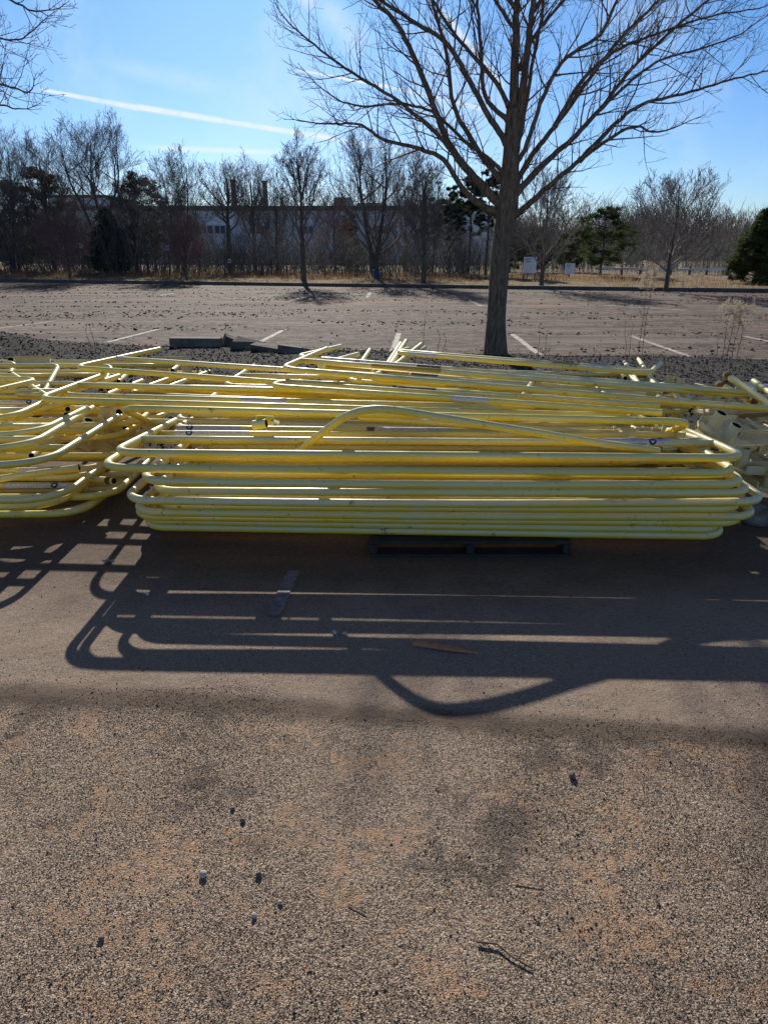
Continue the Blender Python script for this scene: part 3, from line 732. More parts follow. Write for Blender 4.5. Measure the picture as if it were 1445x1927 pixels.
for (px, py, s, m, sd, lab) in [
    (383, 1648, .0105, M_stone, 1, 'largest pale stone on the foreground dirt, at lower left'),
    (487, 1648, .008, M_stoned, 2, 'grey stone to the right of the largest pale one'),
    (527, 1700, .006, M_stone, 4, 'small pale stone below and right of the grey one'),
    (479, 1725, .007, M_stone, 5, 'pale stone lowest of the four at lower left'),
    (192, 1768, .007, M_stoned, 6, 'dark stone alone near the left bottom corner'),
    (1075, 1462, .012, M_stoned, 7, 'dark lump of asphalt on the dirt in the right half'),
    (630, 1192, .010, M_stone, 8, 'pale pebble in the railing shadow, left of a pair'),
    (648, 1194, .009, M_stone, 9, 'pale pebble in the railing shadow, right of a pair'),
    (457, 1546, .007, M_stoned, 10, 'dark pebble above the largest pale stone'),
    (438, 1524, .006, M_stoned, 13, 'smallest dark pebble higher up the foreground dirt'),
    (278, 1120, .010, M_stone, 14, 'pebble at the left edge of the sunlit shadow gaps')]:
    blob('stone', P(px, py, 0), s, s*.9, s*.85, m, sd, lab, 'stone', .22, 'single stones on the pavement')
def twig(name, pts, r, mat, lab, cat):
    w = [P(*q) for q in pts]; mb = MB(); mb.tube(straight(w, .03), [r*(1-.5*i/len(straight(w, .03))) for i in range(len(straight(w, .03)))], 8)
    off = w[0]; return tag(mb.build(name, mat, None, off, loc=off), lab, cat)
M_sl = M_stick
mb = MB(); a, b = P(777, 1209, .012), P(900, 1228, .012); d = (b-a)
mb.add([tuple(q) for q in (a+Vector((0, .012, -.006)), b+Vector((0, .001, -.004)), b+Vector((0, -.002, -.004)), a+Vector((0, -.012, -.008)), a+Vector((.002, .010, .008)), b+Vector((0, 0, .002)), a+Vector((.0, -.008, .007)), a.lerp(b, .6)+Vector((0, -.010, .006)), a.lerp(b, .6)+Vector((0, -.012, -.006)), a.lerp(b, .6)+Vector((0, .010, .007)), a.lerp(b, .6)+Vector((0, .011, -.006)))],
       [(6, 7, 9, 4), (7, 5, 9), (3, 8, 7, 6), (8, 2, 5, 7), (4, 9, 10, 0), (9, 5, 1, 10), (0, 3, 6, 4), (0, 10, 8, 3), (10, 1, 2, 8)], 0, False)
tag(mb.build('wood_splinter', M_stick, None, a, loc=a), 'split red brown wooden stake lying in the railing shadow', 'stick')
twig('twig', [(897, 1772, .006), (935, 1776, .008), (962, 1800, .006), (1000, 1822, .005)], .0028, M_stem, 'bent dry twig on the foreground dirt at lower right', 'twig')
twig('twig', [(655, 1700, .004), (690, 1719, .004)], .0014, M_stem, 'thin twig left of the bent dry one', 'twig')
twig('twig', [(968, 1660, .004), (1022, 1668, .004)], .0016, M_fluff, 'pale straw above the bent dry twig', 'twig')
mb = MB(); c = P(205, 1060, 0); K = 10
mb.add([(c.x, c.y, .012)]+[(c.x+.032*math.cos(6.283*q/K)*(1+.2*math.sin(3*q)), c.y+.02*math.sin(6.283*q/K), .006+.014*abs(math.sin(q*1.7))) for q in range(K)], [(0, 1+q, 1+(q+1) % K) for q in range(K)], 0, False)
tag(mb.build('dead_leaf', M_leaf, None, c, loc=c), 'pale curled leaf on the pavement by the left shadow edge', 'leaf')

# --- pallet
a = P(696, 1046, 0); b = P(1074, 1050, 0); W = b.x-a.x; c = Vector(((a.x+b.x)/2, (a.y+b.y)/2, 0))
e = empty('wooden_pallet', c, 'dark weathered wooden pallet under the middle of the front stack', 'pallet')
for y in (.05, .28, .50, .72, .95):
    mb = MB(); mb.box((0, y, .078), (W, .095, .018)); mb.build('deck_board', M_wood, e, bevel=.002)
for x in (-W/2+.02, 0, W/2-.02):
    mb = MB(); mb.box((x, .5, .043), (.04, 1.0, .05)); mb.build('stringer', M_wood, e, bevel=.002)
for y in (.04, .5, .96):
    mb = MB(); mb.box((0, y, .009), (W, .095, .016)); mb.build('bottom_board', M_wood, e, bevel=.002)

# --- broken kerb blocks on the gravel
def wedge(mb, c, L, w, h, rz, rx=0, jit=.02): mb.box(c, (L, w, h), rotm(rx, 0, rz), jit=jit)
mb = MB(); p = P(371, 655, .05); wedge(mb, (0, 0, .09), .78, .22, .18, -.04, jit=.01)
o = mb.build('concrete_block', M_con, None, bevel=.012); o.location = (p.x, p.y, p.z-.02); tag(o, 'long dark concrete kerb block on the gravel, farthest left', 'concrete block', 'concrete kerb pieces on the gravel')
for (px, py, L, w, h, rx, ry, rz, lab) in [
    (436, 650, .26, .16, .16, .5, .5, .6, 'upturned jagged concrete chunk next to the long block'),
    (466, 658, .42, .26, .14, .35, .25, -.3, 'tilted concrete piece with a pale sunlit top'),
    (505, 661, .46, .22, .12, .15, .12, -.25, 'middle low concrete piece with a bright face'),
    (548, 664, .36, .20, .12, -.1, .1, -.15, 'last low concrete piece beside the open rail leg')]:
    mb = MB(); mb.box((0, 0, h/2), (L, w, h), rotm(rx, ry, rz), jit=.03); p = P(px, py, .06)
    o = mb.build('concrete_block', M_con, None, bevel=.01); o.location = (p.x, p.y, .04); tag(o, lab, 'concrete block', 'concrete kerb pieces on the gravel')

# ------------------------------------------------------------------ trees
def rvec(r): return Vector((r.gauss(0, 1), r.gauss(0, 1), r.gauss(0, 1))).normalized()
def shoot(out, p, d, L, r, lvl, rn, up=.35, wig=.22, kids=(5, 4, 3), ratio=.45, ang=(30, 60), seg=6, rmin=.002):
    pts = [p.copy()]; rad = [r]; d = d.normalized(); q = p.copy()
    for i in range(seg):
        d = (d+rvec(rn)*wig*.5+Vector((0, 0, up*.16))).normalized(); q = q+d*(L/seg); pts.append(q.copy()); rad.append(max(r*(1-.8*(i+1)/seg), rmin))
    out.append((pts, rad, lvl))
    if lvl >= len(kids): return
    k = kids[lvl]
    for c in range(k):
        t = .22+.76*(c+rn.random()*.8)/k; i = min(int(t*seg), seg-1); fr = t*seg-i
        bp_ = pts[i].lerp(pts[i+1], fr); dd = (pts[i+1]-pts[i]).normalized()
        ax = dd.cross(rvec(rn)).normalized(); an = R(rn.uniform(*ang)); nd = (dd*math.cos(an)+ax*math.sin(an))
        nl = L*ratio*rn.uniform(.6, 1.25)*(1.1-.45*t)
        shoot(out, bp_, nd, nl, max(rad[i]*.6, rmin), lvl+1, rn, up, wig, kids, ratio, ang, max(3, seg-1), rmin)
def spline(w, n=5):
    sm = []
    for i in range(len(w)-1):
        a, b, c, d = w[max(i-1, 0)], w[i], w[i+1], w[min(i+2, len(w)-1)]
        for q in range(n):
            t = q/n; sm.append(.5*((2*b)+(c-a)*t+(2*a-5*b+4*c-d)*t*t+(3*b-a-3*c+d)*t**3))
    sm.append(w[-1]); return sm
def limb_tree(e, off, TD, limbs, seed, mat_l, mat_t, spacing=.13, sk=(3, 2), smax=1.0):
    rn = random.Random(seed)
    for (pts, r0, r1, dep) in limbs:
        n = len(pts); w = [D(px, py, TD+dep*(k/(n-1))**1.2) for k, (px, py) in enumerate(pts)]
        sm = spline(w, 6)
        sm = [p+rvec(rn)*.008 if 0 < k < len(sm)-1 else p for k, p in enumerate(sm)]
        N = len(sm); rad = [r0+(r1-r0)*(k/(N-1))**.8 for k in range(N)]
        rad = [q*.86 for q in rad]
        if rad[0] > .02: rad[0] *= 1.35; rad[1] *= 1.12
        mb = MB(); mb.tube(sm, rad, 10); o = mb.build('limb', mat_l, e, off)
        tw = []; acc = 0; nxt = spacing*2; tot = sum((b-a).length for a, b in zip(sm, sm[1:]))
        for k in range(N-1):
            acc += (sm[k+1]-sm[k]).length
            while acc > nxt:
                t = nxt/tot; dd = (sm[k+1]-sm[k]).normalized(); ax = dd.cross(rvec(rn)).normalized(); an = R(rn.uniform(28, 62))
                L = (.25+.85*(1-abs(t-.45)*1.1)*rn.random())*smax
                shoot(tw, sm[k].copy(), dd*math.cos(an)+ax*math.sin(an)+Vector((0, 0, .15)), L, min(rad[k]*.5, .004+L*.0085), 0, rn, .5, .34, sk, .5, (25, 65), 6, .0016)
                nxt += spacing*rn.uniform(.6, 1.5)*(.8 if t > .4 else 1.5)
        shoot(tw, sm[-1].copy(), (sm[-1]-sm[-2]), .6*smax, r1, 0, rn, .4, .3, (6, 3), .5, (20, 55), 7, .0016)
        mb = MB()
        for p_, r_, lv in tw: mb.tube(p_, r_, 5 if lv == 0 else 4, caps=False)
        mb.build('twigs', mat_t, o, off)
TD = 10.5
b0 = P(931, 674, .05); off = Vector((b0.x, b0.y, 0))
tree = empty('bare_tree', off, 'large bare deciduous tree standing on the gravel island right of centre', 'tree')
tp = [(931, 690), (932, 660), (934, 600), (939, 520), (946, 440), (953, 400), (957, 350), (961, 290), (964, 240), (967, 205)]
tw_ = [30, 21.5, 17.5, 16.5, 16.5, 19.5, 16, 13.5, 13, 13.5]
w = [D(px, py, TD) for px, py in tp]; sm = spline(w, 5); rr = np.interp(np.linspace(0, 1, len(sm)), np.linspace(0, 1, len(tw_)), tw_)/F*TD
mb = MB(); mb.tube(sm, rr, 28); o = mb.build('trunk', M_bark, tree, off)
me = o.data; vs = np.empty(len(me.vertices)*3); me.vertices.foreach_get('co', vs); vs = vs.reshape(-1, 3)
an = np.arctan2(vs[:, 1], vs[:, 0]-np.interp(vs[:, 2], [p.z for p in sm], [p.x-off.x for p in sm])); vs[:, :2] *= 1
bumpz = 1+.04*np.sin(an*3+vs[:, 2]*2)+.03*np.sin(an*7+vs[:, 2]*5); cx = np.interp(vs[:, 2], [p.z for p in sm], [p.x-off.x for p in sm])
vs[:, 0] = cx+(vs[:, 0]-cx)*bumpz; me.vertices.foreach_set('co', vs.ravel()); me.update()
k = TD/F
limbs = [
 ([(967, 225), (968, 150), (970, 60), (972, 0), (975, -90), (972, -190)], 11*k, 2.5*k, .1),
 ([(966, 250), (981, 190), (992, 90), (1004, 0), (1013, -80), (1025, -170)], 10*k, 2.2*k, -.3),
 ([(962, 330), (980, 250), (1000, 130), (1020, 20), (1030, -60), (1055, -200)], 5*k, 2*k, .6),
 ([(940, 408), (925, 397), (890, 375), (866, 350), (835, 301), (790, 281), (722, 262), (680, 236), (628, 233)], 8*k, 1.6*k, -.9),
 ([(940, 385), (892, 333), (847, 275), (814, 196), (781, 111), (742, 39), (703, 0), (660, -60)], 9.5*k, 2.6*k, .5),
 ([(848, 279), (800, 232), (748, 190), (663, 137), (592, 85), (545, 45)], 5*k, 1.3*k, .6),
 ([(941, 340), (886, 262), (853, 196), (838, 90), (812, 0), (790, -90)], 6*k, 2.2*k, 1.2),
 ([(953, 270), (918, 216), (879, 144), (840, 80), (775, 39), (716, 0), (640, -50)], 6.5*k, 2*k, -.7),
 ([(955, 226), (912, 180), (905, 90), (897, 0), (885, -100)], 5*k, 2*k, -.2),
 ([(957, 200), (925, 144), (866, 78), (820, 10), (780, -60)], 5*k, 2*k, 1.0),
 ([(948, 325), (905, 288), (870, 262), (820, 215), (760, 196), (680, 200), (640, 190)], 4.5*k, 1.2*k, -1.4),
 ([(962, 410), (985, 393), (1023, 358), (1075, 314), (1121, 278), (1187, 239), (1224, 248)], 8*k, 1.6*k, -.8),
 ([(1089, 303), (1150, 240), (1206, 197), (1285, 177), (1370, 152), (1440, 134)], 5*k, 1.1*k, -.9),
 ([(966, 368), (1023, 308), (1075, 262), (1128, 206), (1187, 131), (1285, 39), (1345, -10)], 7.5*k, 1.8*k, .3),
 ([(968, 350), (1003, 288), (1043, 239), (1108, 150), (1167, 72), (1239, 0), (1290, -60)], 6.5*k, 2*k, 1.2),
 ([(970, 310), (990, 275), (1016, 196), (1056, 118), (1128, 65), (1160, 0), (1190, -70)], 5.5*k, 2*k, -.6),
 ([(1043, 239), (1089, 160), (1154, 98), (1252, 58), (1340, 30), (1415, 18)], 4.5*k, 1.1*k, .5),
 ([(1128, 206), (1190, 150), (1250, 110), (1320, 92), (1400, 60)], 3.5*k, 1*k, -.5),
 ([(975, 130), (1010, 60), (1060, 0), (1110, -80)], 4.5*k, 2*k, .8),
 ([(972, 60), (930, 0), (880, -80), (840, -160)], 4*k, 1.5*k, -.6),
 ([(1004, 20), (1060, -60), (1130, -160)], 3.5*k, 1.2*k, .9),
 ([(972, 20), (900, -80), (800, -200)], 4*k, 1.2*k, .8),
]
limb_tree(tree, off, TD, limbs, 5, M_bark, M_twig, .10, (4, 2), 1.05)
# tree off the left edge whose branch tips enter the picture
TD2 = 9.5
b1 = P(-420, 690, .05); off2 = Vector((b1.x, b1.y, 0)); t2 = empty('bare_tree', off2, 'bare tree at the left edge with only its outer branches in view', 'tree')
mb = MB(); w = [Vector((off2.x, off2.y, 0)), off2+Vector((.03, 0, 1.2)), off2+Vector((.06, 0, 2.3)), off2+Vector((.02, 0, 3.6)), off2+Vector((0, 0, 5.5))]
sm = spline(w, 5); mb.tube(sm, list(np.linspace(.17, .06, len(sm))), 18); mb.build('trunk', M_bark, t2, off2)
k2 = off2.y/F
limb_tree(t2, off2, off2.y, [
 ([(-470, 250), (-330, 180), (-200, 140), (-90, 140), (10, 160), (50, 175)], 6*k2, 1.2*k2, -.5),
 ([(-470, 180), (-330, 60), (-200, 0), (-110, -25), (-10, -10), (60, 20)], 6*k2, 1.4*k2, -.6),
 ([(-470, 300), (-350, 240), (-200, 200), (-90, 185), (-10, 195), (30, 205)], 5*k2, 1.1*k2, -1.0),
 ([(-470, 100), (-330, -60), (-200, -140), (-80, -160)], 6*k2, 1.6*k2, .5),
 ([(-200, 140), (-120, 90), (-40, 70), (30, 75), (60, 60)], 3*k2, 1*k2, 0.0),
 ([(-500, 260), (-620, 160), (-760, 60)], 6*k2, 1.6*k2, .5)], 8, M_bark, M_twig, .10, (4, 2), .9)

def far_tree(px, top, y, width, label, seed, name='bare_tree', fork=.3, stems=1, mt=None, group=None, kids=(7, 5, 4), thick=1.0, nl=9, spread=1.0):
    rn = random.Random(seed); b = D(px, 470, y); base = Vector((b.x, y, .1)); z = D(px, top, y).z; H = z-.1
    e = empty(name, base, label, 'tree', group)
    mb = MB(); tops = []
    for s in range(stems):
        lean = Vector(((s-(stems-1)/2)*.16*H+rn.uniform(-.015, .015)*H, rn.uniform(-.015, .015)*H, 0))
        w = [base+Vector((0, 0, -.05)), base+lean*.25+Vector((0, 0, H*fork*.5)), base+lean*.6+Vector((0, 0, H*fork)), base+lean*1.0+Vector((rn.uniform(-.02, .02)*H, 0, H*.62)), base+lean*1.25+Vector((rn.uniform(-.015, .015)*H, 0, H*.86))]
        sm = spline(w, 4); r0 = (.022*H if stems == 1 else .016*H)*thick; mb.tube(sm, [r0*(1-.9*i/(len(sm)-1))+.008 for i in range(len(sm))], 7); tops.append((sm, r0))
    mb.build('trunk', M_bark2, e, base)
    out = []; wid = (D(px+width/2, 470, y).x-b.x)*spread
    for sm, r0 in tops:
        N = len(sm); ct = Vector((b.x, b.y, 0)).lerp(Vector((sm[-1].x, sm[-1].y, 0)), .5 if stems > 1 else 0); M = int(nl*1.6/(stems**.5))
        for q in range(M+1):
            u_ = (q+.5)/M; t = fork*.8+(.9-fork*.8)*u_*.85; i = min(int(t*(N-1)), N-2); st = sm[i]
            az = q*2.399+rn.uniform(-.4, .4); zz = H*(min(fork, .4)+.15+(.83-min(fork, .4))*(u_**.75))*rn.uniform(.93, 1.03)
            rad_ = wid*math.sqrt(max(.05, 1-((zz/H-.58)/.46)**2))*rn.uniform(.75, 1.0)
            tip = Vector((ct.x+math.cos(az)*rad_, ct.y+math.sin(az)*rad_, max(zz, st.z+.3)))
            d0 = tip-st; m1 = st+d0*.35+Vector((d0.x*.12, d0.y*.12, 0))+rvec(rn)*.05*d0.length; m2 = st+d0*.7+rvec(rn)*.05*d0.length
            lm = spline([st, m1, m2, tip], 4); r1 = r0*(.5-.3*t)
            out.append((lm, [max(r1*(1-.85*k/(len(lm)-1)), .008) for k in range(len(lm))], 0))
            for k in range(2, len(lm)-1):
                for _ in range(2):
                    dd = (lm[k+1]-lm[k]).normalized(); ax = dd.cross(rvec(rn)).normalized(); an = R(rn.uniform(25, 55))
                    L = d0.length*rn.uniform(.24, .55)*(1.15-.5*k/len(lm))
                    shoot(out, lm[k].lerp(lm[k+1], rn.random()), dd*math.cos(an)+ax*math.sin(an)+Vector((0, 0, .25)), L, r1*.18, 1, rn, .5, .3, (0, kids[1], kids[2]-1), .5, (20, 50), 4, .0046)
            shoot(out, tip, tip-m2, d0.length*.18, .01, 1, rn, .4, .3, (0, 4, 2), .5, (20, 50), 3, .0046)
    mb = MB()
    for p_, r_, lv in out: mb.tube(p_, r_, 4 if lv < 1 else 3, caps=False)
    mb.build('crown', mt or M_twig2, e, base); return e
G1 = 'bare trees along the far edge of the lot'
ft = [
 (20, 238, 44, 150, 'tall wide bare tree at the far left edge beyond the lot', 1, dict(stems=2)),
 (98, 262, 46, 120, 'bare tree with a fine crown between the left edge and the vase shaped one', 2, {}),
 (195, 230, 45, 175, 'tallest vase shaped bare tree at the left, forked low into three stems', 3, dict(stems=3, fork=.45, kids=(7, 5, 4))),
 (345, 292, 42, 100, 'bare tree with loose pointed crown left of the long building', 4, dict(stems=2)),
 (432, 305, 46, 95, 'bare tree with a dark straight trunk before the blue windows', 5, dict(thick=1.3, fork=.5)),
 (478, 300, 50, 80, 'slender bare tree right of the dark straight trunk', 6, {}),
 (570, 262, 33.4, 100, 'thin bare street tree by the kerb left of the rooftop unit', 7, dict(fork=.38)),
 (705, 247, 39, 175, 'big dark gnarled bare tree with two trunks at the centre', 8, dict(stems=2, thick=1.5, kids=(6, 5, 4))),
 (798, 290, 32.0, 70, 'slim bare street tree left of the large near tree', 9, {}),
 (1023, 318, 30, 130, 'pale bare street tree between the two white signs', 10, dict(mt=M_twigp)),
 (1262, 318, 27.8, 155, 'wide bare street tree in front of the rail fence at the right', 11, dict(mt=M_twigp)),
 (125, 395, 36.2, 120, 'small dark reddish tree by the kerb at the left', 12, dict(mt=M_twigr, fork=.25, kids=(7, 5, 4))),
 (347, 405, 36.0, 90, 'small reddish tree with a thin leaning trunk by the kerb', 13, dict(mt=M_twigr)),
 (1370, 392, 75, 70, 'distant rounded bare tree before the conifer at the right edge', 14, dict(mt=M_twigp)),
 (255, 330, 47, 90, 'bare tree behind the bronzed pine at the left', 15, {}),
 (630, 360, 48, 80, 'low bare tree in front of the rooftop unit', 16, dict(mt=M_twigr)),
 (520, 345, 48, 70, 'low bare tree between the two brown stacks', 17, {}),
 (765, 330, 47, 80, 'bare tree just right of the gnarled double trunk', 18, dict(mt=M_twigr)),
 (845, 375, 42, 70, 'small bare tree amid the thin pines', 19, {}),
 (1230, 398, 62, 80, 'distant bare tree left of the wide street tree', 20, dict(mt=M_twigp)),
 (960, 385, 44, 90, 'bare tree hidden partly behind the large near trunk', 21, {}),
 (-70, 270, 42, 140, 'bare tree mostly beyond the left edge of the picture', 22, {}),
]
for px, top, y, wd, lab, sd, kw in ft: far_tree(px, top, y, wd, lab, sd, group=G1, **kw)

# evergreen foliage made of many small blades
def foliage(centres, rads, per, leaf, rn, down=0):
    c = np.repeat(np.array([tuple(q) for q in centres]), per, 0); r = np.repeat(np.asarray(rads), per, 0)
    n = len(c); d = rn.normal(size=(n, 3)); d /= np.linalg.norm(d, axis=1)[:, None]
    p = c+d*r*(rn.random((n, 1))**.45)
    a = rn.normal(size=(n, 3)); a /= np.linalg.norm(a, axis=1)[:, None]; a = a*.6+d*.7; b = np.cross(a, rn.normal(size=(n, 3))); b /= np.linalg.norm(b, axis=1)[:, None]
    s = leaf*rn.uniform(.5, 1.4, (n, 1))
    v = np.stack([p-b*s*.28, p+b*s*.28, p+a*s], 1).reshape(-1, 3)
    sh = np.clip(np.repeat(rn.random(len(centres)), per)*.5+rn.random(n)*.5, 0, 1)
    return v, np.arange(3*n).reshape(-1, 3), np.repeat(sh, 3)
def pine(px, top, y, width, label, seed, mat, style='pine', bare=.35, dens=1.0, base_py=None, group='evergreens beyond the lot', leaf=.16):
    rn = np.random.default_rng(seed); b = D(px, 470, y); base = Vector((b.x, y, .1)); H = D(px, top, y).z-.1; wid = D(px+width/2, 470, y).x-b.x
    e = empty('evergreen_tree', base, label, 'evergreen', group)
    mb = MB(); tr = [base, base+Vector((.01*H, 0, H*.5)), base+Vector((0, 0, H*.97))]; mb.tube(spline(tr, 4), list(np.linspace(.018*H, .01, 9)), 8); mb.build('trunk', M_bark2, e, base)
    cs = []; rs = []; br = MB()
    nb = int((60 if style == 'pine' else 120)*dens)
    for q in range(nb):
        t = bare+(1-bare)*rn.random()**.9
        if style == 'pine': w = wid*(.35+.75*math.sin(math.pi*min(1, (t-bare)/(1-bare)*.8+.18)))*rn.uniform(.5, 1.15)
        else: w = wid*(1.02-((t-bare)/(1-bare))**1.5)*rn.uniform(.75, 1.05)+.05
        az = rn.uniform(0, 6.283); z = H*t
        tip = base+Vector((math.cos(az)*w, math.sin(az)*w, z+w*.12)); a = base+Vector((0, 0, z-w*.15))
        br.tube([a, a.lerp(tip, .5)+Vector((0, 0, -.03)), tip], [.02, .014, .006], 4, caps=False)
        m = 3 if style == 'pine' else 4
        for s in range(m):
            f_ = .4+.6*(s+1)/m; c = a.lerp(tip, f_)+Vector(tuple(rn.normal(0, .07, 3)*max(w, .3))); cs.append(c); rs.append((wid*.15*rn.uniform(.5, 1.2),)*2+(wid*.07*rn.uniform(.6, 1.2),))
    br.build('branches', M_bark2, e, base)
    v, f_, sh = foliage(cs, rs, 90, leaf*.55, rn)
    link('crown', fastmesh('crown', v-np.array(tuple(base)), f_, sh), mat, e); return e
for a in [
 (100, 318, 47, 110, 'bronzed wide pine at the far left behind the small reddish tree', 31, M_pineb, 'pine', .15, 1.5),
 (30, 345, 48, 110, 'dark pine at the left edge under the tall wide bare tree', 32, M_pine, 'pine', .1, 1.5),
 (275, 326, 46, 100, 'bronzed pine right of the vase shaped bare tree', 33, M_pineb, 'pine', .15, 1.4),
 (205, 395, 44, 95, 'dense dark evergreen below the vase shaped bare tree', 34, M_pine, 'cone', .02, 1.2),
 (845, 352, 41, 55, 'leftmost of the thin trunked pines by the large tree', 35, M_pine, 'pine', .4, .8),
 (882, 330, 42, 60, 'tall thin trunked pine behind the left limbs of the large tree', 36, M_pine, 'pine', .42, .9),
 (915, 322, 41, 55, 'tallest thin trunked pine touching the large trunk', 37, M_pine, 'pine', .45, .8),
 (815, 375, 43, 50, 'short thin trunked pine left of the others', 38, M_pine, 'pine', .45, .7),
 (1133, 390, 40, 105, 'rounded green pine standing alone right of the small sign', 39, M_cedar, 'pine', .2, 1.1),
 (1432, 398, 31, 115, 'dense broad conifer at the right edge', 40, M_cedar, 'cone', .02, 1.8),
 (1010, 430, 46, 75, 'low green evergreen behind the larger white sign', 41, M_cedar, 'pine', .1, .9),
 (1075, 440, 47, 70, 'low green evergreen behind the smaller white sign', 42, M_cedar, 'pine', .1, .9),
 (960, 418, 47, 60, 'low dark evergreen just right of the large trunk', 43, M_pine, 'pine', .1, .8),
 (660, 400, 52, 70, 'dark cedar below the rooftop unit', 44, M_pine, 'cone', .05, .5),
 (1180, 440, 60, 70, 'far green evergreen right of the rounded pine', 45, M_cedar, 'pine', .1, .8)]:
    pine(*a)

# undergrowth thicket, far wood
def thicket(name, label, n, xr, yf, hf, seed, mat, rr=.012, seg=5, k2=5):
    rn = random.Random(seed); allv = []; allf = []; alls = []; cnt = 0
    for q in range(n):
        x = rn.uniform(*xr); y = yf(x, rn); h = hf(x)*rn.uniform(.45, 1.05); sh = rn.random()
        st = [Vector((x, y, 0)), Vector((x+rn.uniform(-.15, .15)*h, y, h*.5)), Vector((x+rn.uniform(-.3, .3)*h, y+rn.uniform(-.2, .2), h))]
        lines = [(st, rr*1.2)]
        for s in range(k2):
            t = rn.uniform(.15, 1); i = 0 if t < .5 else 1; b = st[i].lerp(st[i+1], (t*2) % 1 if t < 1 else 1)
            d = Vector((rn.uniform(-.8, .8), rn.uniform(-.4, .4), rn.uniform(.2, .9)))*h*.32; lines.append(([b, b+d*.5+Vector((0, 0, .02)), b+d], rr*.55))
            b2 = b+d*.5; d2 = Vector((rn.uniform(-.8, .8), rn.uniform(-.4, .4), rn.uniform(0, .9)))*h*.18; lines.append(([b2, b2+d2*.5, b2+d2], rr*.4))
        for L, r in lines:
            for i in range(3): 
                w = r*(1-.3*i); allv += [(L[i].x-w, L[i].y, L[i].z), (L[i].x+w, L[i].y, L[i].z), (L[i].x, L[i].y-w*1.5, L[i].z)]
            for i in range(2):
                o = cnt+i*3
                for j in range(3): j2 = (j+1) % 3; allf.append((o+j, o+j2, o+3+j2, o+3+j))
            alls += [sh*.7+rn.random()*.3]*9; cnt += 9
    me = fastmesh(name, np.array(allv), np.array(allf), np.array(alls))
    return tag(link(name, me, mat), label, 'undergrowth', kind='stuff')
thicket('undergrowth', 'dense bare brush and saplings between the far trees and the building', 3000, (-34, 5.0), lambda x, r: kerb_y(x)+r.uniform(4.5, 17),
        lambda x: 4.2 if x < -12 else 2.5, 61, M_brush, .011, 5, 8)
thicket('undergrowth', 'low bare scrub behind the white signs and rail fence', 2200, (4, 40), lambda x, r: kerb_y(x)+r.uniform(15.5, 34), lambda x: 2.2, 62, M_brush, .010, 5, 8)
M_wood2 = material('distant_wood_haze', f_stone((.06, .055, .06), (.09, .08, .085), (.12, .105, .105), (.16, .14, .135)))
thicket('far_wood', 'distant bare wood on the horizon at the right', 6000, (-60, 90), lambda x, r: 95+r.uniform(0, 40), lambda x: 6.6+1.1*math.sin(x*.21)+.7*math.sin(x*.63+1), 63, M_wood2, .05, 5, 8)

# dry grass on the verge
n = 60000
u = nr.uniform(-42, 34, n); q = nr.random(n)**1.5*11+.1
hh = (.05+.14*nr.random(n)**2)*(.5+1.4*np.clip(vnoise(u+90, q, .6, 71)+.4, 0, 1))*np.where(q > 2, 1.0, .55)
X = u*KE.x+q*KN.x; Y = 31.2+u*KE.y+q*KN.y; Z = verge_z(u, q)-.02; w_ = .006+.010*nr.random(n); an = nr.uniform(0, 6.28, n)
v = np.stack([np.stack([X-w_*np.cos(an), Y-w_*np.sin(an), Z], -1), np.stack([X+w_*np.cos(an), Y+w_*np.sin(an), Z], -1), np.stack([X+nr.normal(0, .4, n)*hh, Y+nr.normal(0, .4, n)*hh, Z+hh], -1)], 1).reshape(-1, 3)
tag(link('dry_grass', fastmesh('dry_grass', v, np.arange(3*n).reshape(-1, 3), np.repeat(nr.random(n), 3)), M_grass), 'dry winter grass and weeds covering the verge past the kerb', 'grass', kind='stuff')
n = 5000
u = nr.uniform(-40, 10, n); q = 3+nr.random(n)*6; hh = .15+.35*nr.random(n)
X = u*KE.x+q*KN.x; Y = 31.2+u*KE.y+q*KN.y; w_ = .008+.006*nr.random(n)
v = np.stack([np.stack([X-w_, Y, X*0+.1], -1), np.stack([X+w_, Y, X*0+.1], -1), np.stack([X+nr.normal(0, .25, n)*hh, Y, hh+.1], -1)], 1).reshape(-1, 3)
tag(link('tall_weeds', fastmesh('tall_weeds', v, np.arange(3*n).reshape(-1, 3), np.repeat(nr.random(n)*.7, 3)), M_grass), 'tall dead weeds at the foot of the far trees', 'weeds', kind='stuff')

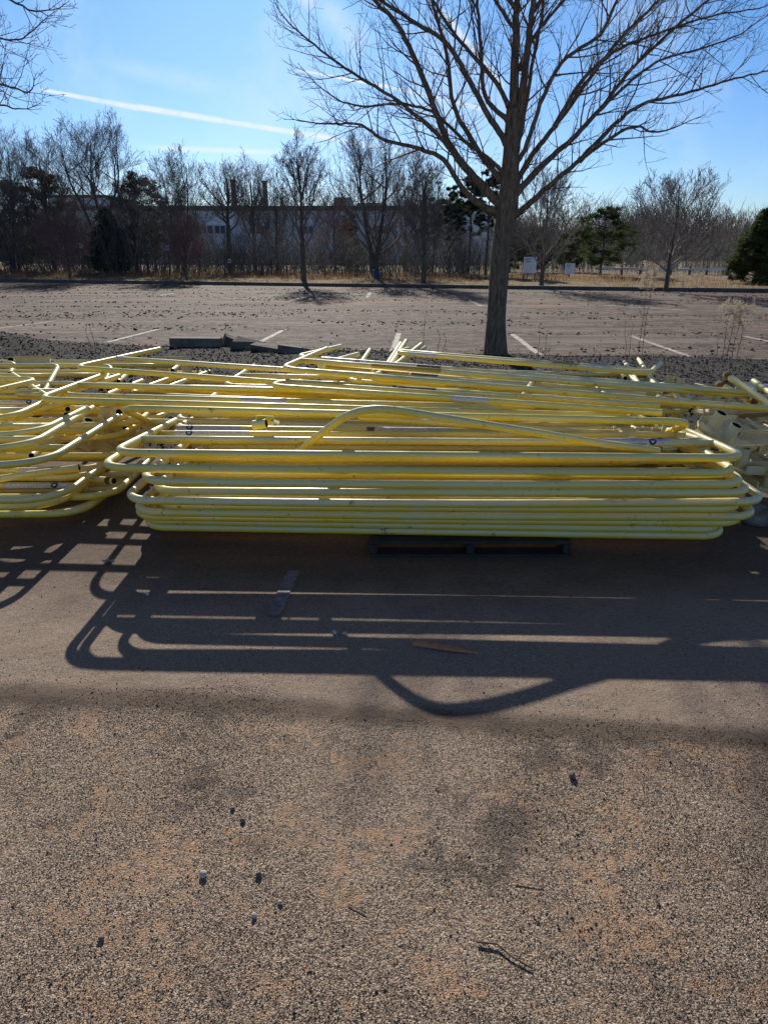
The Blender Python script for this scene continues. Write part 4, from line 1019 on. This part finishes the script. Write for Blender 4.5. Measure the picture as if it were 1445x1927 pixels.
# ------------------------------------------------------------------ dry weeds on the island
def weed(px, base, top, y, label, seed, head, stems=2, hw=.05):
    rn = random.Random(seed); b = P(px, base, .08); e = empty('dry_weed', (b.x, b.y, .05), label, 'weed', 'dry weeds on the gravel island'); off = Vector((b.x, b.y, .05))
    H = D(px, top, b.y).z
    for s in range(stems):
        mb = MB(); x = b.x+(s-(stems-1)/2)*.07; h = H*(1-.12*s*rn.random())
        pts = [Vector((x, b.y, .03)), Vector((x+rn.uniform(-.02, .02), b.y, h*.35)), Vector((x+rn.uniform(-.03, .03), b.y, h*.7)), Vector((x+rn.uniform(-.04, .04), b.y, h))]
        sm = spline(pts, 6); mb.tube(sm, list(np.linspace(.0045, .002, len(sm))), 5)
        for q in range(46 if head else 16):
            i = rn.randrange(3, len(sm)-1); c = sm[i]; d = Vector((rn.uniform(-1, 1), rn.uniform(-1, 1), rn.uniform(-.3, .8)))*rn.uniform(.015, .05)
            mb.tube([c, c+d*.6, c+d], [.0012, .005 if head else .002, .001], 4, caps=False)
        mb.build('stem', M_stem, e, off)
        if head:
            cs = [sm[-1]+Vector((rn.gauss(0, hw), rn.gauss(0, hw), (rn.uniform(-.30, .05) if head == 1 else rn.gauss(0, .05)))) for _ in range(44)]
            v, f_, sh = foliage(cs, [(.024, .024, .03)]*44, 40, .013, np.random.default_rng(seed+s))
            link('seed_head', fastmesh('seed_head', v-np.array(tuple(off)), f_, sh), M_fluff, e)
weed(1203, 672, 500, 10, 'tallest dry weed with a feathery plume in front of the far kerb', 1, 1, 2, .03)
weed(1178, 672, 600, 10, 'short dark seeded weed left of the tall plume', 2, 0, 2)
weed(1372, 675, 578, 10, 'dry weed with a pale fluffy flat head at the right', 3, 2, 4, .085)
weed(1018, 672, 612, 10, 'thin bare weed a little right of the large trunk', 4, 0, 2)
weed(795, 668, 590, 10, 'thin bare weed leaning left of the large trunk', 5, 0, 1)
weed(1345, 675, 625, 10, 'faint short weed left of the pale fluffy one', 6, 0, 1)
weed(830, 668, 618, 10, 'short thin weed nearest the trunk on its left', 7, 0, 2)
weed(175, 662, 606, 10, 'small pale weed on the mound at the left', 8, 0, 2)

# ------------------------------------------------------------------ building and things beyond
BY = 78
def wpt(px, py, y=BY): return D(px, py, y)
x0, x1 = wpt(150, 470).x, wpt(925, 470).x; zt = wpt(500, 396).z
bo = Vector(((x0+x1)/2, BY+8, 0)); e = empty('long_building', bo, 'long low grey two storey building behind the bare trees', 'building')
mb = MB(); mb.box((0, 0, zt/2), (x1-x0, 16, zt)); mb.build('wall', M_wallb, e)
mb = MB(); mb.box((0, 0, zt+.12), (x1-x0+.5, 16.5, .24)); mb.box((0, 0, zt+.34), (x1-x0, 16, .2)); mb.build('roof', M_roofb, e)
def window(pxa, pxb, pya, pyb, n):
    a = wpt(pxa, pya); b = wpt(pxb, pyb); W = b.x-a.x; Hh = a.z-b.z; mb = MB()
    cx, cz = (a.x+b.x)/2-bo.x, (a.z+b.z)/2; fy = -8.06
    for q in range(n+1): mb.box((cx-W/2+W*q/n, fy, cz), (.09, .14, Hh))
    for zz in (cz-Hh/2, cz+Hh/2): mb.box((cx, fy, zz), (W+.12, .12, .10))
    o = mb.build('window', M_mull, e); mb = MB(); mb.box((cx, -8.012, cz), (W-.02, .03, Hh-.02)); mb.build('pane', M_glass, o)
for a in [(368, 402, 424, 440, 3), (404, 436, 424, 440, 3), (470, 505, 425, 440, 3), (560, 590, 425, 440, 3), (630, 662, 425, 441, 3), (700, 730, 425, 440, 3), (360, 400, 476, 488, 4), (420, 480, 476, 488, 5), (620, 660, 476, 488, 3), (255, 300, 424, 440, 4)]: window(*a)
mb = MB(); a = wpt(625, 376); b = wpt(659, 397); mb.box(((a.x+b.x)/2-bo.x, -4, (a.z+b.z)/2+.35), (b.x-a.x, 3, a.z-b.z+.1))
for q in range(6): mb.box((a.x+(b.x-a.x)*(q+.5)/6-bo.x, -5.55, (a.z+b.z)/2+.3), (.12, .12, (a.z-b.z)*.8))
mb.build('rooftop_unit', M_metal, e, bevel=.05)
mb = MB(); a = wpt(668, 384); b = wpt(728, 397); mb.box(((a.x+b.x)/2-bo.x, -4, (a.z+b.z)/2+.3), (b.x-a.x, 3, a.z-b.z)); mb.build('rooftop_duct', M_metal, e, bevel=.2)
a = wpt(90, 372, 90); b = wpt(210, 470, 90); off_ = Vector(((a.x+b.x)/2, 96, 0))
e2 = empty('far_building', off_, 'darker flat roofed building far behind the left trees', 'building')
mb = MB(); mb.box((0, 0, a.z/2), (b.x-a.x, 12, a.z)); mb.build('wall', M_wallb, e2); mb = MB(); mb.box((0, 0, a.z+.15), (b.x-a.x+.4, 12.4, .3)); mb.build('roof', M_roofb, e2)
for px, top, y, r, lab in [(438, 338, 88, .28, 'brown round stack left of the pair above the building'), (498, 340, 88, .28, 'brown round stack at the middle of the building roof'), (530, 370, 88, .18, 'short thin stack right of the middle one'), (173, 345, 92, .22, 'thin dark pole above the left building roof')]:
    b = D(px, top, y); mb = MB(); mb.tube([(0, 0, 0), (0, 0, b.z-.25)], [r*1.2, r], 12); mb.tube([(0, 0, b.z-.25), (0, 0, b.z)], r*1.25, 12)
    o = mb.build('smokestack', M_stack); o.location = (b.x, y, 0); tag(o, lab, 'smokestack', 'stacks rising above the building')
b = D(825, 345, 60); e = empty('light_pole', (b.x, 60, 0), 'thin parking light pole rising among the pines', 'light pole')
mb = MB(); mb.tube([(0, 0, 0), (0, 0, b.z)], [.09, .05], 8); mb.build('pole', M_metal, e); mb = MB(); mb.box((0, 0, b.z+.05), (.55, .3, .14)); mb.build('lamp_head', M_metal, e, bevel=.03)
# signs
def signb(pxa, pxb, pya, pyb, y, label, bar, post=True):
    a = D(pxa, pya, y); b = D(pxb, pyb, y); W = b.x-a.x; Hh = a.z-b.z; cx = (a.x+b.x)/2
    e = empty('sign', (cx, y, .1), label, 'sign')
    mb = MB(); mb.box((0, 0, (a.z+b.z)/2-.1), (W, .03, Hh)); mb.build('board', M_signw, e)
    for s in ((-.42, .42) if W > .5 else (0,)):
        mb = MB(); mb.box((s*W, .05, (a.z-.1)/2), (.06, .06, a.z-.1)); mb.build('post', M_post, e)
    if bar:
        mb = MB(); mb.box((0, -.019, a.z-.1-Hh*.05), (W, .008, Hh*.09))
        for q in range(4): mb.box((-.12*W*(q % 2)-.1*W, -.018, a.z-.1-Hh*(.2+.07*q)), (W*(.5-.08*q), .006, Hh*.022))
        mb.build('lettering', M_ink, e)
    else:
        mb = MB(); mb.box((0, -.018, (a.z+b.z)/2-.1+Hh*.12), (W*.6, .006, Hh*.12)); mb.box((0, -.018, (a.z+b.z)/2-.1-Hh*.15), (W*.4, .006, Hh*.2)); mb.build('lettering', M_ink, e)
signb(986, 1008, 480, 514, 36, 'larger white notice board with black header right of the large trunk', True)
signb(1064, 1080, 493, 516, 38, 'smaller white notice board with black header further right', True)
signb(149, 157, 457, 467, 40, 'small white square sign on a post, farthest left', False)
signb(311, 319, 462, 471, 41, 'small white square sign right of the leftmost one', False)
signb(429, 436, 487, 495, 40, 'tiny pale sign on the post by the dark straight trunk', False)
# rail fence
e = empty('rail_fence', D(1260, 520, 40)*1.0, 'weathered pale rail fence beyond the verge at the right', 'fence'); fo = Vector(e.location); fo.z = .1; e.location = fo
def fpt(px, py): return D(px, py, 40+(1380-px)*.012)
for pa, pb in [((1155, 505), (1262, 507)), ((1275, 507), (1372, 506)), ((1300, 519), (1385, 519)), ((1280, 519), (1298, 520)), ((1155, 506), (1120, 505))]:
    mb = MB(); A, B = fpt(*pa), fpt(*pb); mb.tube([A, B], .085, 6); mb.build('rail', M_rail, e, fo)
for px in (1170, 1205, 1262, 1298, 1330, 1370):
    mb = MB(); A = fpt(px, 503); mb.tube([(A.x, A.y, 0), (A.x, A.y, A.z+.05)], .07, 6); mb.build('post', M_post, e, fo)
b = D(708, 515, 35.0); e = empty('blue_barrel', (b.x, 35.6, .1), 'small blue barrel at the foot of the double trunked tree', 'barrel')
mb = MB(); mb.tube([(0, 0, 0), (0, 0, .04), (0, 0, .2), (0, 0, .22), (0, 0, .40), (0, 0, .42), (0, 0, .46)], [.15, .16, .16, .168, .16, .165, .15], 16); mb.build('drum', M_blueb, e)
mb = MB(); mb.tube([(0, 0, .46), (0, 0, .48)], [.165, .155], 16); mb.build('lid', M_blueb, e)

# ------------------------------------------------------------------ sun, sky
SAZ, SEL = R(8.5), R(26)
sd = Vector((-math.sin(SAZ)*math.cos(SEL), math.cos(SAZ)*math.cos(SEL), math.sin(SEL)))
sl = bpy.data.lights.new('sun', 'SUN'); sl.energy = 5.0; sl.angle = R(.53); sl.color = (1, .93, .82)
so = bpy.data.objects.new('sun', sl); COL.objects.link(so); so.rotation_euler = (-sd).to_track_quat('-Z', 'Y').to_euler(); so.location = sd*50
wd = bpy.data.worlds.new('World'); S.world = wd; wd.use_nodes = True; t = NT(wd.node_tree); bg = wd.node_tree.nodes['Background']
sky = t.node('ShaderNodeTexSky', sky_type='NISHITA'); sky.sun_disc = False; sky.sun_elevation = SEL; sky.sun_rotation = -SAZ
sky.air_density = 1.0; sky.dust_density = .3; sky.ozone_density = 2.5; sky.altitude = 100
tc = t.node('ShaderNodeTexCoord'); dr = t.vmath('NORMALIZE', tc.outputs['Generated'])
def band(p0, p1, hw0, hw1, soft=.6, amp=1.0, ends=.08, nz=0.0):
    a = ray(*p0).normalized(); b = ray(*p1).normalized(); n = a.cross(b).normalized(); m = n.cross(a).normalized(); L = math.atan2(b.dot(m), b.dot(a))
    dist = t.math('ABSOLUTE', t.vmath('DOT_PRODUCT', dr, tuple(n)))
    al = t.math('DIVIDE', t.math('ARCTAN2', t.vmath('DOT_PRODUCT', dr, tuple(m)), t.vmath('DOT_PRODUCT', dr, tuple(a))), L)
    w = t.math('ADD', hw0/F, t.math('MULTIPLY', al, (hw1-hw0)/F))
    q = t.math('DIVIDE', dist, w)
    m1 = t.step(q, 1.0, 1-soft)
    e = t.math('MULTIPLY', t.step(al, 0, ends), t.step(al, 1, 1-ends))
    r = t.math('MULTIPLY', t.math('MULTIPLY', m1, e), amp)
    return r
ns = t.noise(dr, 60, 6, .6); ns2 = t.noise(dr, 9, 6, .6)
bands = [band((70, 167), (270, 205), 3.5, 7, .8, .9), band((250, 200), (430, 229), 6.5, 6.5, .8, .95), band((410, 226), (640, 263), 6, 7, .85, .95), band((600, 254), (800, 296), 8, 5, .95, .5),
         band((240, 276), (570, 289), 6, 8, 1, .75, .3), band((556, 131), (740, 165), 2.4, 3.5, .7, 1.0), band((720, 161), (915, 207), 3.5, 7, .9, .7),
         band((828, 15), (950, 172), 7, 10, .9, .75), band((590, -10), (700, 110), 26, 40, 1, .4, .3), band((90, 95), (520, 190), 16, 30, 1, .22, .4), band((560, 20), (610, -60), 30, 40, 1, .5, .3)]
acc = bands[0]
for b_ in bands[1:]: acc = t.math('MAXIMUM', acc, b_)
acc = t.math('MULTIPLY', acc, t.step(ns, .2, .62, .55, 1))
wisp = t.math('MULTIPLY', t.step(ns2, .45, .75), .25)
acc = t.math('MAXIMUM', acc, wisp)
hs = t.node('ShaderNodeHueSaturation'); t.put(hs.inputs['Color'], sky.outputs[0]); hs.inputs['Saturation'].default_value = 1.25; hs.inputs['Value'].default_value = 1
sz_ = t.node('ShaderNodeSeparateXYZ'); t.put(sz_.inputs[0], dr)
tint = t.ramp(sz_.outputs[2], [(0, (.66, .83, 1.14)), (.12, (.55, .78, 1.13)), (.28, (.43, .74, 1.08)), (.45, (.25, .35, .52)), (1, (.17, .23, .34))])
base = t.mix(1.0, sky.outputs[0], tint, 'MULTIPLY')
col = t.mix(acc, base, (8.6, 9.4, 10.2))
t.put(bg.inputs[0], col); bg.inputs[1].default_value = .1
S.view_settings.view_transform = 'Standard'; S.view_settings.look = 'None'; S.view_settings.exposure = 0
S.cycles.max_bounces = 8; S.cycles.use_denoising = True
